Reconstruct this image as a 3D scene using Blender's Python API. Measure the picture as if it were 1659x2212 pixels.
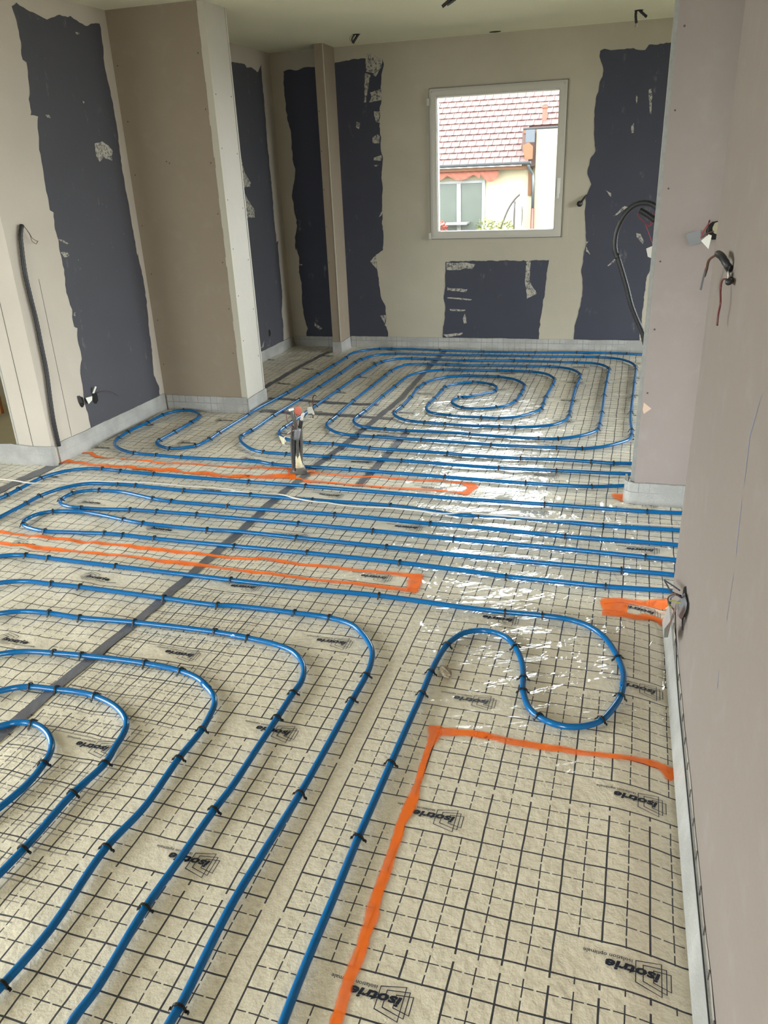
import bpy, bmesh, math, random
from mathutils import Vector, Matrix, noise

for _o in list(bpy.data.objects):
    bpy.data.objects.remove(_o, do_unlink=True)
SC = bpy.context.scene
COL = SC.collection
random.seed(7)

# ---------------------------------------------------------------- camera
cam_d = bpy.data.cameras.new('camera')
cam = bpy.data.objects.new('camera', cam_d)
COL.objects.link(cam)
cam_d.sensor_fit = 'VERTICAL'
cam_d.sensor_height = 36.0
cam_d.lens = 27.4813
cam_d.clip_start = 0.02
cam.matrix_world = Matrix([[0.961422, -0.074422, 0.26482, 0.0], [0.272205, 0.396201, -0.876886, 0.0], [-0.039662, 0.915143, 0.401175, 1.53985], [0, 0, 0, 1]])
SC.camera = cam

# ---------------------------------------------------------------- sky and exposure
SKY = 23.0
world = bpy.data.worlds.new('sky')
SC.world = world
world.use_nodes = True
wn = world.node_tree
bg = wn.nodes['Background']
bg.inputs['Color'].default_value = (0.95, 0.98, 1.0, 1)      # bright overcast sky
bg.inputs['Strength'].default_value = SKY
SC.view_settings.view_transform = 'Standard'
SC.view_settings.look = 'None'
SC.view_settings.gamma = 1.0
SC.view_settings.use_curve_mapping = False
SC.view_settings.exposure = 0.0
SC.cycles.max_bounces = 10
SC.cycles.diffuse_bounces = 6
SC.cycles.glossy_bounces = 4
SC.cycles.transmission_bounces = 6
SC.cycles.transparent_max_bounces = 12
SC.cycles.caustics_reflective = False
SC.cycles.caustics_refractive = False
SC.cycles.sample_clamp_indirect = 6.0


def portal(name, loc, rot, sx, sy):
    """Tells the renderer where daylight enters through a glazed opening (it gives off no light)."""
    l = bpy.data.lights.new(name, 'AREA')
    l.shape = 'RECTANGLE'
    l.size = sx
    l.size_y = sy
    l.cycles.is_portal = True
    o = bpy.data.objects.new(name, l)
    o.location = loc
    o.rotation_euler = rot
    COL.objects.link(o)


H90 = math.pi / 2
portal('daylight_window_far', (-1.043, 7.34, 1.54), (-H90, 0, 0), 1.2, 1.2)
portal('daylight_door_left', (-5.85, 0.4, 1.16), (0, -H90, 0), 2.3, 4.8)
portal('daylight_added_rear_door', (-4.7, -3.75, 1.16), (H90, 0, 0), 1.6, 2.3)
portal('daylight_added_rear_door', (-0.5, -3.75, 1.16), (H90, 0, 0), 1.4, 2.3)
portal('daylight_door_right', (3.85, 5.5, 1.12), (0, H90, 0), 2.2, 2.6)
portal('daylight_door_right_near', (3.85, 2.4, 1.12), (0, H90, 0), 2.2, 1.8)

# ================================================================ measured layout (metres)
DATA = {
 'pipes': {"far_outer":[[0.668,6.968],[0.246,6.971],[0.125,6.981],[-0.009,6.999],[-0.294,6.99],[-0.648,6.966],[-1.103,6.951],[-1.871,6.998],[-2.081,6.979],[-2.214,6.901],[-2.289,6.757],[-2.288,6.596],[-2.3,6.291],[-2.321,5.97],[-2.357,5.381],[-2.407,4.904],[-2.407,4.787],[-2.423,4.38],[-2.422,4.247],[-2.451,4.114],[-2.514,4.064],[-2.589,4.043],[-2.688,4.084],[-2.734,4.129],[-2.741,4.173],[-2.733,4.351],[-2.726,4.561],[-2.732,4.686],[-2.752,4.737],[-2.833,4.815],[-2.933,4.834],[-2.992,4.781],[-3.023,4.698],[-3.034,4.515],[-3.054,4.3],[-3.04,4.17],[-3.016,4.094],[-2.952,4.018],[-2.864,3.96],[-2.764,3.924],[-2.606,3.913],[-2.432,3.905],[-1.925,3.908],[-1.83,3.886],[-1.358,3.879],[-0.815,3.859],[-0.715,3.855],[-0.384,3.845],[-0.046,3.855],[0.138,3.901],[0.393,3.95]],"spiral":[[0.478,4.092],[0.138,4.068],[-0.24,4.055],[-0.553,4.045],[-0.751,4.049],[-1.108,4.066],[-1.533,4.062],[-1.82,4.064],[-1.971,4.073],[-2.065,4.111],[-2.175,4.213],[-2.227,4.289],[-2.245,4.36],[-2.231,4.461],[-2.227,4.508],[-2.22,4.795],[-2.19,5.215],[-2.167,5.572],[-2.147,6.021],[-2.137,6.402],[-2.123,6.524],[-2.076,6.671],[-1.993,6.759],[-1.877,6.796],[-1.261,6.79],[-1.096,6.802],[-0.689,6.811],[-0.228,6.83],[-0.109,6.833],[0.065,6.775],[0.154,6.661],[0.192,6.52],[0.193,6.388],[0.179,5.984],[0.166,5.603],[0.151,5.203],[0.148,5.033],[0.154,4.831],[0.151,4.731],[0.133,4.646],[0.07,4.563],[-0.017,4.488],[-0.125,4.441],[-0.268,4.434],[-0.653,4.427],[-0.71,4.433],[-1.083,4.448],[-1.394,4.464],[-1.497,4.467],[-1.619,4.489],[-1.719,4.563],[-1.772,4.643],[-1.783,4.729],[-1.774,4.846],[-1.778,4.869],[-1.779,5.241],[-1.762,5.65],[-1.751,5.991],[-1.746,6.137],[-1.732,6.255],[-1.694,6.346],[-1.685,6.388],[-1.497,6.431],[-1.191,6.415],[-0.978,6.434],[-0.664,6.447],[-0.476,6.448],[-0.349,6.411],[-0.274,6.336],[-0.224,6.205],[-0.222,6.071],[-0.238,5.809],[-0.24,5.433],[-0.24,5.192],[-0.24,5.075],[-0.266,4.96],[-0.329,4.871],[-0.429,4.822],[-0.554,4.792],[-0.654,4.786],[-0.792,4.784],[-0.767,4.778],[-1.007,4.789],[-1.146,4.802],[-1.274,4.829],[-1.365,4.905],[-1.403,4.974],[-1.395,5.148],[-1.389,5.395],[-1.397,5.648],[-1.381,5.786],[-1.334,5.909],[-1.242,6.01],[-1.079,6.08],[-1.127,6.068],[-1.078,6.07],[-0.928,6.07],[-0.839,6.059],[-0.729,6.011],[-0.65,5.917],[-0.61,5.811],[-0.609,5.676],[-0.613,5.551],[-0.629,5.38],[-0.674,5.275],[-0.736,5.222],[-0.821,5.177],[-0.961,5.176],[-1.043,5.256],[-1.067,5.322],[-1.043,5.429],[-0.961,5.482],[-1.009,5.438],[-0.957,5.476],[-0.867,5.564],[-0.818,5.618],[-0.804,5.699],[-0.817,5.762],[-0.855,5.817],[-0.933,5.865],[-1.012,5.883],[-1.088,5.863],[-1.012,5.874],[-1.128,5.812],[-1.198,5.705],[-1.201,5.604],[-1.21,5.377],[-1.219,5.24],[-1.209,5.127],[-1.162,5.034],[-1.012,4.982],[-0.923,4.971],[-0.801,4.971],[-0.683,4.97],[-0.586,5.005],[-0.494,5.098],[-0.434,5.22],[-0.43,5.334],[-0.429,5.516],[-0.41,5.856],[-0.403,5.998],[-0.43,6.106],[-0.49,6.2],[-0.564,6.244],[-0.623,6.259],[-0.763,6.27],[-0.885,6.272],[-1.16,6.249],[-1.187,6.252],[-1.322,6.242],
  [-1.468,6.161],[-1.553,6.025],[-1.577,5.866],[-1.586,5.672],[-1.603,5.391],[-1.618,4.994],[-1.629,4.885],[-1.628,4.787],[-1.602,4.72],[-1.532,4.656],[-1.362,4.621],[-0.856,4.614],[-0.811,4.605],[-0.386,4.586],[-0.272,4.601],[-0.178,4.651],[-0.096,4.729],[-0.049,4.815],[-0.041,4.921],[-0.033,5.187],[-0.029,5.613],[-0.021,5.976],[-0.014,6.284],[-0.009,6.403],[-0.055,6.532],[-0.128,6.596],[-0.268,6.618],[-0.404,6.62],[-0.789,6.626],[-1.21,6.595],[-1.771,6.612],[-1.86,6.551],[-1.919,6.459],[-1.938,6.33],[-1.967,5.966],[-1.99,5.507],[-2.011,5.073],[-2.016,4.856],[-2.028,4.689],[-2.036,4.556],[-2.036,4.47],[-2.01,4.408],[-1.95,4.345],[-1.867,4.304],[-1.752,4.284],[-1.601,4.286],[-1.355,4.25],[-0.879,4.235],[-0.783,4.222],[-0.451,4.218],[-0.252,4.231],[-0.066,4.226],[0.055,4.221],[0.147,4.234],[0.452,4.278]],"mid_outer":[[0.577,3.602],[0.372,3.591],[0.218,3.579],[-0.261,3.581],[-0.663,3.576],[-1.516,3.598],[-1.85,3.601],[-2.444,3.616],[-2.668,3.628],[-2.797,3.639],[-2.899,3.627],[-3.009,3.558],[-3.066,3.442],[-3.079,3.272],[-3.084,3.182],[-3.131,3.014],[-3.42,2.664],[-3.52,2.264],[-3.52,1.714],[-3.52,-1.7]],"mid_second":[[0.553,3.375],[0.35,3.392],[0.021,3.381],[-0.259,3.395],[-0.443,3.4],[-0.555,3.39],[-0.628,3.378],[-0.999,3.426],[-1.409,3.422],[-1.758,3.426],[-2.143,3.422],[-2.45,3.441],[-2.56,3.44],[-2.679,3.428],[-2.755,3.407],[-2.84,3.331],[-2.892,3.206],[-2.895,3.104],[-2.908,2.924],[-2.921,2.724],[-3.18,2.374],[-3.28,1.974],[-3.28,1.424],[-3.28,-1.7]],"mid_hairpin":[[0.536,3.216],[0.335,3.237],[-0.138,3.235],[-0.604,3.257],[-0.759,3.254],[-1.237,3.269],[-1.787,3.26],[-1.807,3.264],[-2.135,3.272],[-2.251,3.287],[-2.452,3.337],[-2.534,3.345],[-2.613,3.34],[-2.683,3.32],[-2.734,3.275],[-2.743,3.207],[-2.722,3.153],[-2.649,3.112],[-2.559,3.104],[-2.401,3.117],[-2.288,3.132],[-2.139,3.138],[-1.916,3.141],[-1.728,3.138],[-1.374,3.135],[-1.002,3.126],[-0.621,3.113],[-0.577,3.112],[-0.232,3.109],[0.201,3.094],[0.321,3.091],[0.521,3.076]],"mid_hairpin2":[[0.506,2.94],[0.305,2.956],[0.103,2.957],[-0.549,2.96],[-0.894,2.974],[-1.327,2.988],[-1.658,2.996],[-1.779,2.987],[-2.131,2.995],[-2.252,3.014],[-2.346,3.034],[-2.429,3.05],[-2.547,3.061],[-2.678,3.037],[-2.737,2.992],[-2.753,2.93],[-2.734,2.88],[-2.68,2.844],[-2.558,2.82],[-2.451,2.83],[-2.25,2.853],[-2.153,2.856],[-1.98,2.85],[-1.572,2.849],[-1.221,2.85],[-0.796,2.841],[-0.524,2.827],[-0.343,2.811],[-0.143,2.808],[0.045,2.806],[0.261,2.818],[0.338,2.817]],"right_loop":[[-2.996,-1.7],[-2.996,1.449],[-2.996,2.029],[-2.966,2.279],[-2.89,2.414],[-2.716,2.449],[-2.587,2.544],[-2.523,2.569],[-2.473,2.575],[-2.349,2.573],[-2.001,2.564],[-1.443,2.552],[-1.096,2.549],[-0.807,2.554],[-0.47,2.536],[-0.31,2.534],[-0.174,2.538],[-0.076,2.529],[-0.009,2.5],[0.047,2.44],[0.082,2.364],[0.103,2.293],[0.115,2.219],[0.111,2.15],[0.116,2.183],[0.105,2.103],[0.081,2.033],[0.051,1.974],[0.015,1.943],[-0.027,1.926],[-0.075,1.925],[-0.131,1.951],[-0.162,1.986],[-0.185,2.047],[-0.193,2.084],[-0.197,2.133],[-0.211,2.219],
  [-0.244,2.307],[-0.287,2.366],[-0.341,2.39],[-0.391,2.387],[-0.437,2.356],[-0.461,2.315],[-0.478,2.268],[-0.489,2.202],[-0.497,2.098],[-0.499,1.978],[-0.504,1.863],[-0.508,1.748],[-0.511,1.651],[-0.52,1.376],[-0.522,1.195],[-0.525,1.039],[-0.524,0.895],[-0.514,0.722]],"left_first":[[-2.779,-1.7],[-2.779,1.244],[-2.779,1.824],[-2.749,2.074],[-2.684,2.209],[-2.529,2.244],[-2.405,2.329],[-2.314,2.362],[-2.177,2.366],[-2.043,2.369],[-1.641,2.358],[-1.404,2.352],[-1.349,2.361],[-1.085,2.362],[-0.943,2.356],[-0.845,2.327],[-0.774,2.26],[-0.724,2.182],[-0.706,2.109],[-0.701,2.035],[-0.706,1.897],[-0.711,1.68],[-0.719,1.48],[-0.734,1.276],[-0.744,1.12],[-0.74,0.87],[-0.743,0.83],[-0.715,0.685]],"left_second":[[-2.587,-1.7],[-2.587,1.034],[-2.587,1.614],[-2.557,1.864],[-2.492,1.999],[-2.337,2.034],[-2.224,2.115],[-2.142,2.148],[-2.028,2.158],[-1.887,2.154],[-1.657,2.169],[-1.322,2.173],[-1.19,2.164],[-1.253,2.165],[-1.189,2.162],[-1.079,2.146],[-0.996,2.117],[-0.935,2.058],[-0.908,1.999],[-0.9,1.948],[-0.903,1.894],[-0.905,1.765],[-0.908,1.613],[-0.911,1.462],[-0.919,1.376],[-0.927,1.203],[-0.934,1.062],[-0.928,0.864],[-0.935,0.784],[-0.907,0.667]],"left_third":[[-2.369,-1.7],[-2.369,0.795],[-2.369,1.375],[-2.339,1.625],[-2.274,1.76],[-2.119,1.795],[-2.02,1.874],[-1.947,1.906],[-1.831,1.922],[-1.72,1.931],[-1.468,1.937],[-1.324,1.923],[-1.244,1.897],[-1.181,1.854],[-1.22,1.88],[-1.157,1.831],[-1.129,1.79],[-1.114,1.721],[-1.107,1.659],[-1.112,1.531],[-1.107,1.337],[-1.127,1.195],[-1.114,0.954],[-1.127,0.824],[-1.14,0.742]],"left_fourth":[[-2.23,-1.7],[-2.23,0.605],[-2.23,1.185],[-2.2,1.435],[-2.135,1.57],[-1.98,1.605],[-1.863,1.688],[-1.823,1.716],[-1.778,1.731],[-1.681,1.738],[-1.594,1.742],[-1.529,1.735],[-1.442,1.707],[-1.377,1.665],[-1.348,1.632],[-1.332,1.587],[-1.323,1.531],[-1.311,1.464],[-1.328,1.338],[-1.33,1.143],[-1.342,0.992]],"left_fifth":[[-2.077,-1.7],[-2.077,0.472],[-2.077,1.052],[-2.047,1.302],[-1.982,1.437],[-1.827,1.472],[-1.734,1.535],[-1.697,1.562],[-1.643,1.57],[-1.588,1.554],[-1.538,1.52],[-1.509,1.487],[-1.491,1.446],[-1.486,1.422],[-1.477,1.346],[-1.491,1.248],[-1.512,1.155]]},
 'clips': {"far_outer":[[-2.764,3.924,-0.21],[-2.606,3.913,-0.05],[-2.432,3.905,-0.02],[-1.83,3.886,-0.18],[-3.023,4.698,-1.78],[-3.034,4.515,-1.64],[-2.933,4.834,-2.85],[-2.74,4.713,1.96],[-2.726,4.561,1.57],[-2.733,4.351,1.52],[-2.741,4.173,1.66],[-2.589,4.043,3.14],[-2.451,4.114,-2.2],[-2.422,4.247,-1.65],[-2.423,4.38,-1.57],[-2.407,4.787,-1.58],[-3.04,4.17,-1.35],[-3.054,4.3,-1.57],[-2.288,6.596,-1.56],[-2.3,6.291,-1.62],[-2.321,5.97,-1.63],[-2.357,5.381,-1.66],[-2.081,6.979,-2.83],[-1.968,6.996,-3.1],[-1.505,6.976,3.06],[-1.358,3.879,-0.02],[-0.815,3.859,-0.04],[-1.103,6.951,3.13],[-0.648,6.966,-3.09],[-0.294,6.99,-3.09],[-0.009,6.999,3.07],[0.125,6.981,3.01],[-0.384,3.845,-0.01],[-0.046,3.855,0.15]],"spiral":[[-2.22,4.795,1.52],[-2.231,4.461,1.45],[-2.242,4.335,1.75],[-1.971,4.073,2.93],[-1.877,6.796,0.16],[-2.123,6.524,1.37],[-2.137,6.402,1.5],[-2.147,6.021,1.54],[-2.167,5.572,1.52],[-2.19,5.215,1.5],[-1.919,6.459,-1.93],[-1.938,6.33,-1.67],[-1.967,5.966,-1.64],[-1.99,5.507,-1.62],[-2.011,5.073,-1.6],[-2.028,4.689,-1.64],[-2.036,4.556,-1.62],[-1.746,6.137,1.5],[-1.751,5.991,1.54],[-1.762,5.65,1.53],[-1.779,5.241,1.55],[-1.778,4.869,1.7],[-1.782,4.752,1.51],[-1.497,4.467,3.06],[-1.394,4.464,3.12],[-1.586,5.672,-1.62],[-1.603,5.391,-1.62],[-1.618,4.994,-1.65],[-1.629,4.885,-1.64],[-1.362,4.621,-0.1],[-1.752,4.284,-0.07],[-1.601,4.286,-0.05],[-1.682,6.622,-3.13],[-1.561,6.617,3.07],[-1.21,6.595,-3.12],[-1.497,6.431,0.08],[-1.335,6.424,-0.09],[-1.322,6.242,-2.89],[-1.187,6.252,3.08],[-1.381,5.786,1.34],[-1.397,5.648,1.53],[-1.389,5.395,1.58],[-1.395,5.148,1.51],[-1.406,4.991,1.71],[-1.079,6.08,-3.01],[-1.146,4.802,3.01],[-1.007,4.789,3.07],[-0.792,4.784,-1.7],[-1.198,5.705,-1.84],[-1.201,5.604,-1.57],[-1.21,5.377,-1.64],[-1.219,5.24,-1.58],[-1.012,5.874,-0.14],[-1.012,4.982,-0.2],[-0.801,4.971,-0.02],[-1.043,5.429,0.88],[-0.961,5.482,-1.66],[-0.961,5.176,2.74],[-1.224,4.615,-0.01],[-0.811,4.605,-0.16],[-1.083,4.448,3.1],[-1.355,4.25,-0.1],[-0.879,4.235,-0.11],[-1.82,4.064,3.12],[-1.533,4.062,-3.14],[-1.108,4.066,3.12],[-1.096,6.802,0.05],[-0.689,6.811,0.03],[-0.228,6.83,0.06],[-0.109,6.833,-0.11],[0.192,6.52,-1.45],[0.193,6.414,-1.6],[0.179,5.984,-1.61],[0.166,5.603,-1.61],[0.151,5.203,-1.6],[0.154,4.831,-1.56],[0.151,4.731,-1.68],[-0.125,4.441,-2.9],[-0.268,4.434,-3.12],[-0.653,4.427,3.06],[-0.789,6.626,-3.11],[-0.404,6.62,3.13],[-0.268,6.618,3.08],[-0.013,6.425,1.78],[-0.014,6.284,1.51],[-0.021,5.976,1.55],[-0.029,5.613,1.56],[-0.033,5.187,1.55],[-0.041,4.921,1.54],[-0.049,4.815,1.27],[-0.272,4.601,0.31],[-0.386,4.586,0.05],[-0.978,6.434,0.07],[-0.664,6.447,0.03],[-0.476,6.448,-0.13],[-0.224,6.205,-1.39],[-0.222,6.071,-1.61],[-0.238,5.809,-1.61],[-0.24,5.433,-1.57],[-0.24,5.166,-1.54],[-0.24,5.075,-1.66],[-0.554,4.792,-3.01],[-0.654,4.786,-3.13],[-0.885,6.272,-3.1],[-0.763,6.27,3.1],[-0.623,6.259,2.97],[-0.41,6.043,1.79],[-0.41,5.856,1.5],[-0.429,5.516,1.54],[-0.43,5.334,1.57],[-0.434,5.22,1.35],[-0.683,4.97,0.14],[-0.928,6.07,-0.05],
  [-0.839,6.059,-0.24],[-0.61,5.811,-1.4],[-0.609,5.676,-1.6],[-0.613,5.551,-1.62],[-0.629,5.38,-1.81],[-0.736,5.222,-2.55],[-0.855,5.817,2.37],[-0.811,5.636,1.24],[-0.451,4.218,0.03],[-0.066,4.226,-0.05],[0.055,4.221,0.06],[-0.553,4.045,-3.14],[-0.24,4.055,-3.11]],"mid_outer":[[-2.444,3.616,3.1],[-1.85,3.601,3.13],[-3.084,3.182,-1.72],[-3.079,3.272,-1.6],[-3.066,3.442,-1.82],[-2.797,3.639,3.13],[-2.668,3.628,3.06],[-1.516,3.598,3.12],[-0.261,3.581,-3.14],[0.218,3.579,-3.1]],"mid_second":[[-2.45,3.441,3.12],[-2.143,3.422,3.11],[-1.758,3.426,3.14],[-2.892,3.206,-1.76],[-2.56,3.44,-3.09],[-0.555,3.39,-2.98],[0.021,3.381,3.14],[-1.409,3.422,-3.14],[-0.999,3.426,3.08],[-2.895,3.104,-1.59]],"mid_hairpin":[[-2.251,3.287,2.95],[-2.135,3.272,3.07],[-1.807,3.264,3.01],[-2.737,3.178,-1.19],[-2.734,3.275,-2.06],[-2.613,3.34,-2.99],[-0.138,3.235,3.12],[0.201,3.094,-0.03],[-1.237,3.269,3.14],[-0.759,3.254,-3.14],[-1.374,3.135,-0.02],[-1.002,3.126,-0.03],[-0.621,3.113,-0.03],[-2.559,3.104,0.01],[-2.288,3.132,0.1],[-2.139,3.138,0.02],[-1.916,3.141,-0.0]],"mid_hairpin2":[[0.103,2.957,3.14],[-0.343,2.811,-0.05],[0.045,2.806,0.02],[-1.327,2.988,3.11],[-0.894,2.974,3.1],[-1.572,2.849,0.0],[-1.221,2.85,-0.01],[-0.796,2.841,-0.04],[-2.678,3.037,-2.69],[-2.719,2.866,-0.73],[-2.252,3.014,2.94],[-2.131,2.995,3.05],[-1.779,2.987,-3.1],[-2.558,2.82,-0.03],[-2.25,2.853,0.07],[-2.153,2.856,-0.0],[-1.98,2.85,-0.02]],"right_loop":[[-0.31,2.534,0.02],[-0.174,2.538,-0.02],[0.097,2.317,-1.3],[0.105,2.103,-1.8],[-0.244,2.307,2.06],[-0.197,2.133,1.67],[-0.19,2.065,1.77],[0.051,1.974,-2.26],[-0.131,1.951,2.46],[-0.807,2.554,-0.02],[-0.478,2.268,-1.84],[-0.497,2.098,-1.61],[-0.499,1.978,-1.6],[-2.473,2.575,0.07],[-2.349,2.573,-0.02],[-2.001,2.564,-0.02],[-1.443,2.552,-0.02],[-0.511,1.651,-1.6],[-0.52,1.376,-1.59]],"left_first":[[-1.085,2.362,-0.01],[-0.943,2.356,-0.15],[-0.701,2.035,-1.55],[-0.706,1.897,-1.61],[-2.177,2.366,0.01],[-2.043,2.369,0.0],[-1.641,2.358,-0.03],[-1.404,2.352,0.12],[-0.74,0.87,-1.62],[-0.719,1.48,-1.63]],"left_second":[[-1.189,2.162,-0.07],[-0.903,1.894,-1.61],[-2.028,2.158,0.01],[-1.887,2.154,0.01],[-1.657,2.169,0.04],[-1.322,2.173,-0.04],[-0.919,1.376,-1.65],[-0.934,1.062,-1.58],[-0.905,1.765,-1.59]],"left_third":[[-1.831,1.922,0.1],[-1.72,1.931,0.06],[-1.468,1.937,-0.04],[-1.324,1.923,-0.21],[-1.107,1.659,-1.53],[-1.112,1.531,-1.58],[-1.127,1.195,-1.62],[-1.127,0.824,-1.71]],"left_fourth":[[-1.778,1.731,0.21],[-1.681,1.738,0.05],[-1.529,1.735,-0.2],[-1.311,1.464,-1.53],[-1.328,1.338,-1.66],[-1.33,1.143,-1.61]],"left_fifth":[[-1.643,1.57,-0.07],[-1.486,1.422,-1.41]]},
 'board': {"left":[[[4.082,2.393],[4.088,2.331],[4.091,2.232],[4.083,2.152],[4.108,2.14],[4.1,2.095],[4.092,2.021],[4.059,1.883],[4.112,1.882],[4.092,1.8],[4.072,1.714],[4.072,1.634],[4.069,1.562],[4.063,1.481],[4.066,1.407],[4.093,1.388],[4.072,1.322],[4.079,1.237],[4.079,1.236],[4.081,1.176],[4.085,1.123],[4.076,1.027],[4.065,0.966],[4.073,0.901],[4.084,0.845],[4.071,0.801],[4.075,0.744],[4.1,0.73],[4.08,0.687],[4.085,0.61],[4.087,0.542],[4.062,0.509],[4.042,0.416],[4.033,0.26],[4.043,0.216],[4.036,0.116],[4.405,0.116],[4.812,0.119],[4.824,0.184],[4.789,0.272],[4.808,0.445],[4.812,0.596],[4.835,0.71],[4.842,0.835],[4.836,0.979],[4.823,1.092],[4.818,1.073],[4.81,1.231],[4.811,1.357],[4.801,1.499],[4.8,1.61],[4.806,1.719],[4.819,1.817],[4.815,1.914],[4.808,2.001],[4.804,2.069],[4.793,2.136],[4.785,2.185],[4.807,2.286],[4.813,2.385],[4.805,2.408],[4.688,2.381],[4.594,2.397],[4.543,2.405],[4.45,2.406],[4.379,2.384],[4.336,2.367],[4.278,2.378],[4.187,2.39],[4.119,2.412]],[[6.21,2.337],[6.383,2.347],[6.46,2.355],[6.591,2.361],[6.644,2.36],[6.68,2.341],[6.777,2.344],[6.871,2.324],[6.941,2.381],[6.939,2.306],[6.941,2.12],[6.938,1.977],[6.93,1.807],[6.935,1.622],[6.94,1.432],[6.93,1.173],[6.935,0.973],[6.971,0.982],[6.952,0.848],[6.955,0.709],[6.958,0.484],[6.914,0.362],[6.917,0.216],[6.893,0.1],[6.39,0.118],[6.138,0.12]]],"far":[[[-2.878,2.343],[-2.819,2.35],[-2.749,2.34],[-2.69,2.359],[-2.542,2.355],[-2.536,0.09],[-2.696,0.089],[-2.881,0.093],[-2.842,0.165],[-2.859,0.254],[-2.871,0.298],[-2.878,0.401],[-2.865,0.546],[-2.876,0.688],[-2.872,0.829],[-2.897,0.898],[-2.897,0.967],[-2.883,0.857],[-2.893,0.995],[-2.86,1.103],[-2.88,1.225],[-2.891,1.357],[-2.857,1.474],[-2.836,1.576],[-2.852,1.615],[-2.855,1.741],[-2.856,1.891],[-2.878,1.966],[-2.884,2.051],[-2.882,2.219]],[[-2.423,2.37],[-2.325,2.381],[-2.243,2.386],[-2.134,2.381],[-2.085,2.415],[-2.053,2.384],[-1.994,2.369],[-1.988,2.335],[-2.013,2.235],[-2.013,2.073],[-2.036,2.004],[-2.038,1.814],[-2.041,1.73],[-2.024,1.643],[-2.037,1.495],[-2.037,1.331],[-2.05,1.203],[-2.045,1.138],[-2.047,0.927],[-2.048,0.953],[-2.051,0.873],[-2.119,0.834],[-2.117,0.711],[-2.102,0.545],[-2.084,0.446],[-2.049,0.376],[-2.045,0.29],[-2.064,0.203],[-2.036,0.146],[-2.031,0.084],[-2.285,0.095],[-2.456,0.111]],[[-1.478,0.77],[-1.379,0.772],[-0.998,0.772],[-0.791,0.77],[-0.573,0.772],[-0.585,0.704],[-0.602,0.55],[-0.611,0.393],[-0.63,0.266],[-0.64,0.108],[-0.985,0.098],[-1.498,0.096],[-1.513,0.124],[-1.497,0.238],[-1.481,0.337],[-1.495,0.448],[-1.482,0.625]],[[-0.256,2.308],[-0.228,2.319],[-0.18,2.309],[-0.124,2.307],[-0.058,2.311],[0.008,2.302],[0.074,2.289],[0.098,2.321],[0.325,2.329],[0.325,0.914],[0.236,0.623],[0.226,0.32],[0.217,0.088],[-0.319,0.092],[-0.332,0.189],[-0.314,0.285],[-0.29,0.41],[-0.275,0.534],[-0.298,0.671],[-0.287,0.865],[-0.292,0.775],[-0.274,0.903],[-0.3,1.155],[-0.297,1.273],[-0.266,1.36],[-0.297,1.438],[-0.284,1.551],[-0.252,1.606],[-0.268,1.774],[-0.273,1.91],[-0.264,2.008],[-0.241,2.095],
  [-0.223,2.173],[-0.258,2.27]]]},
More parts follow.
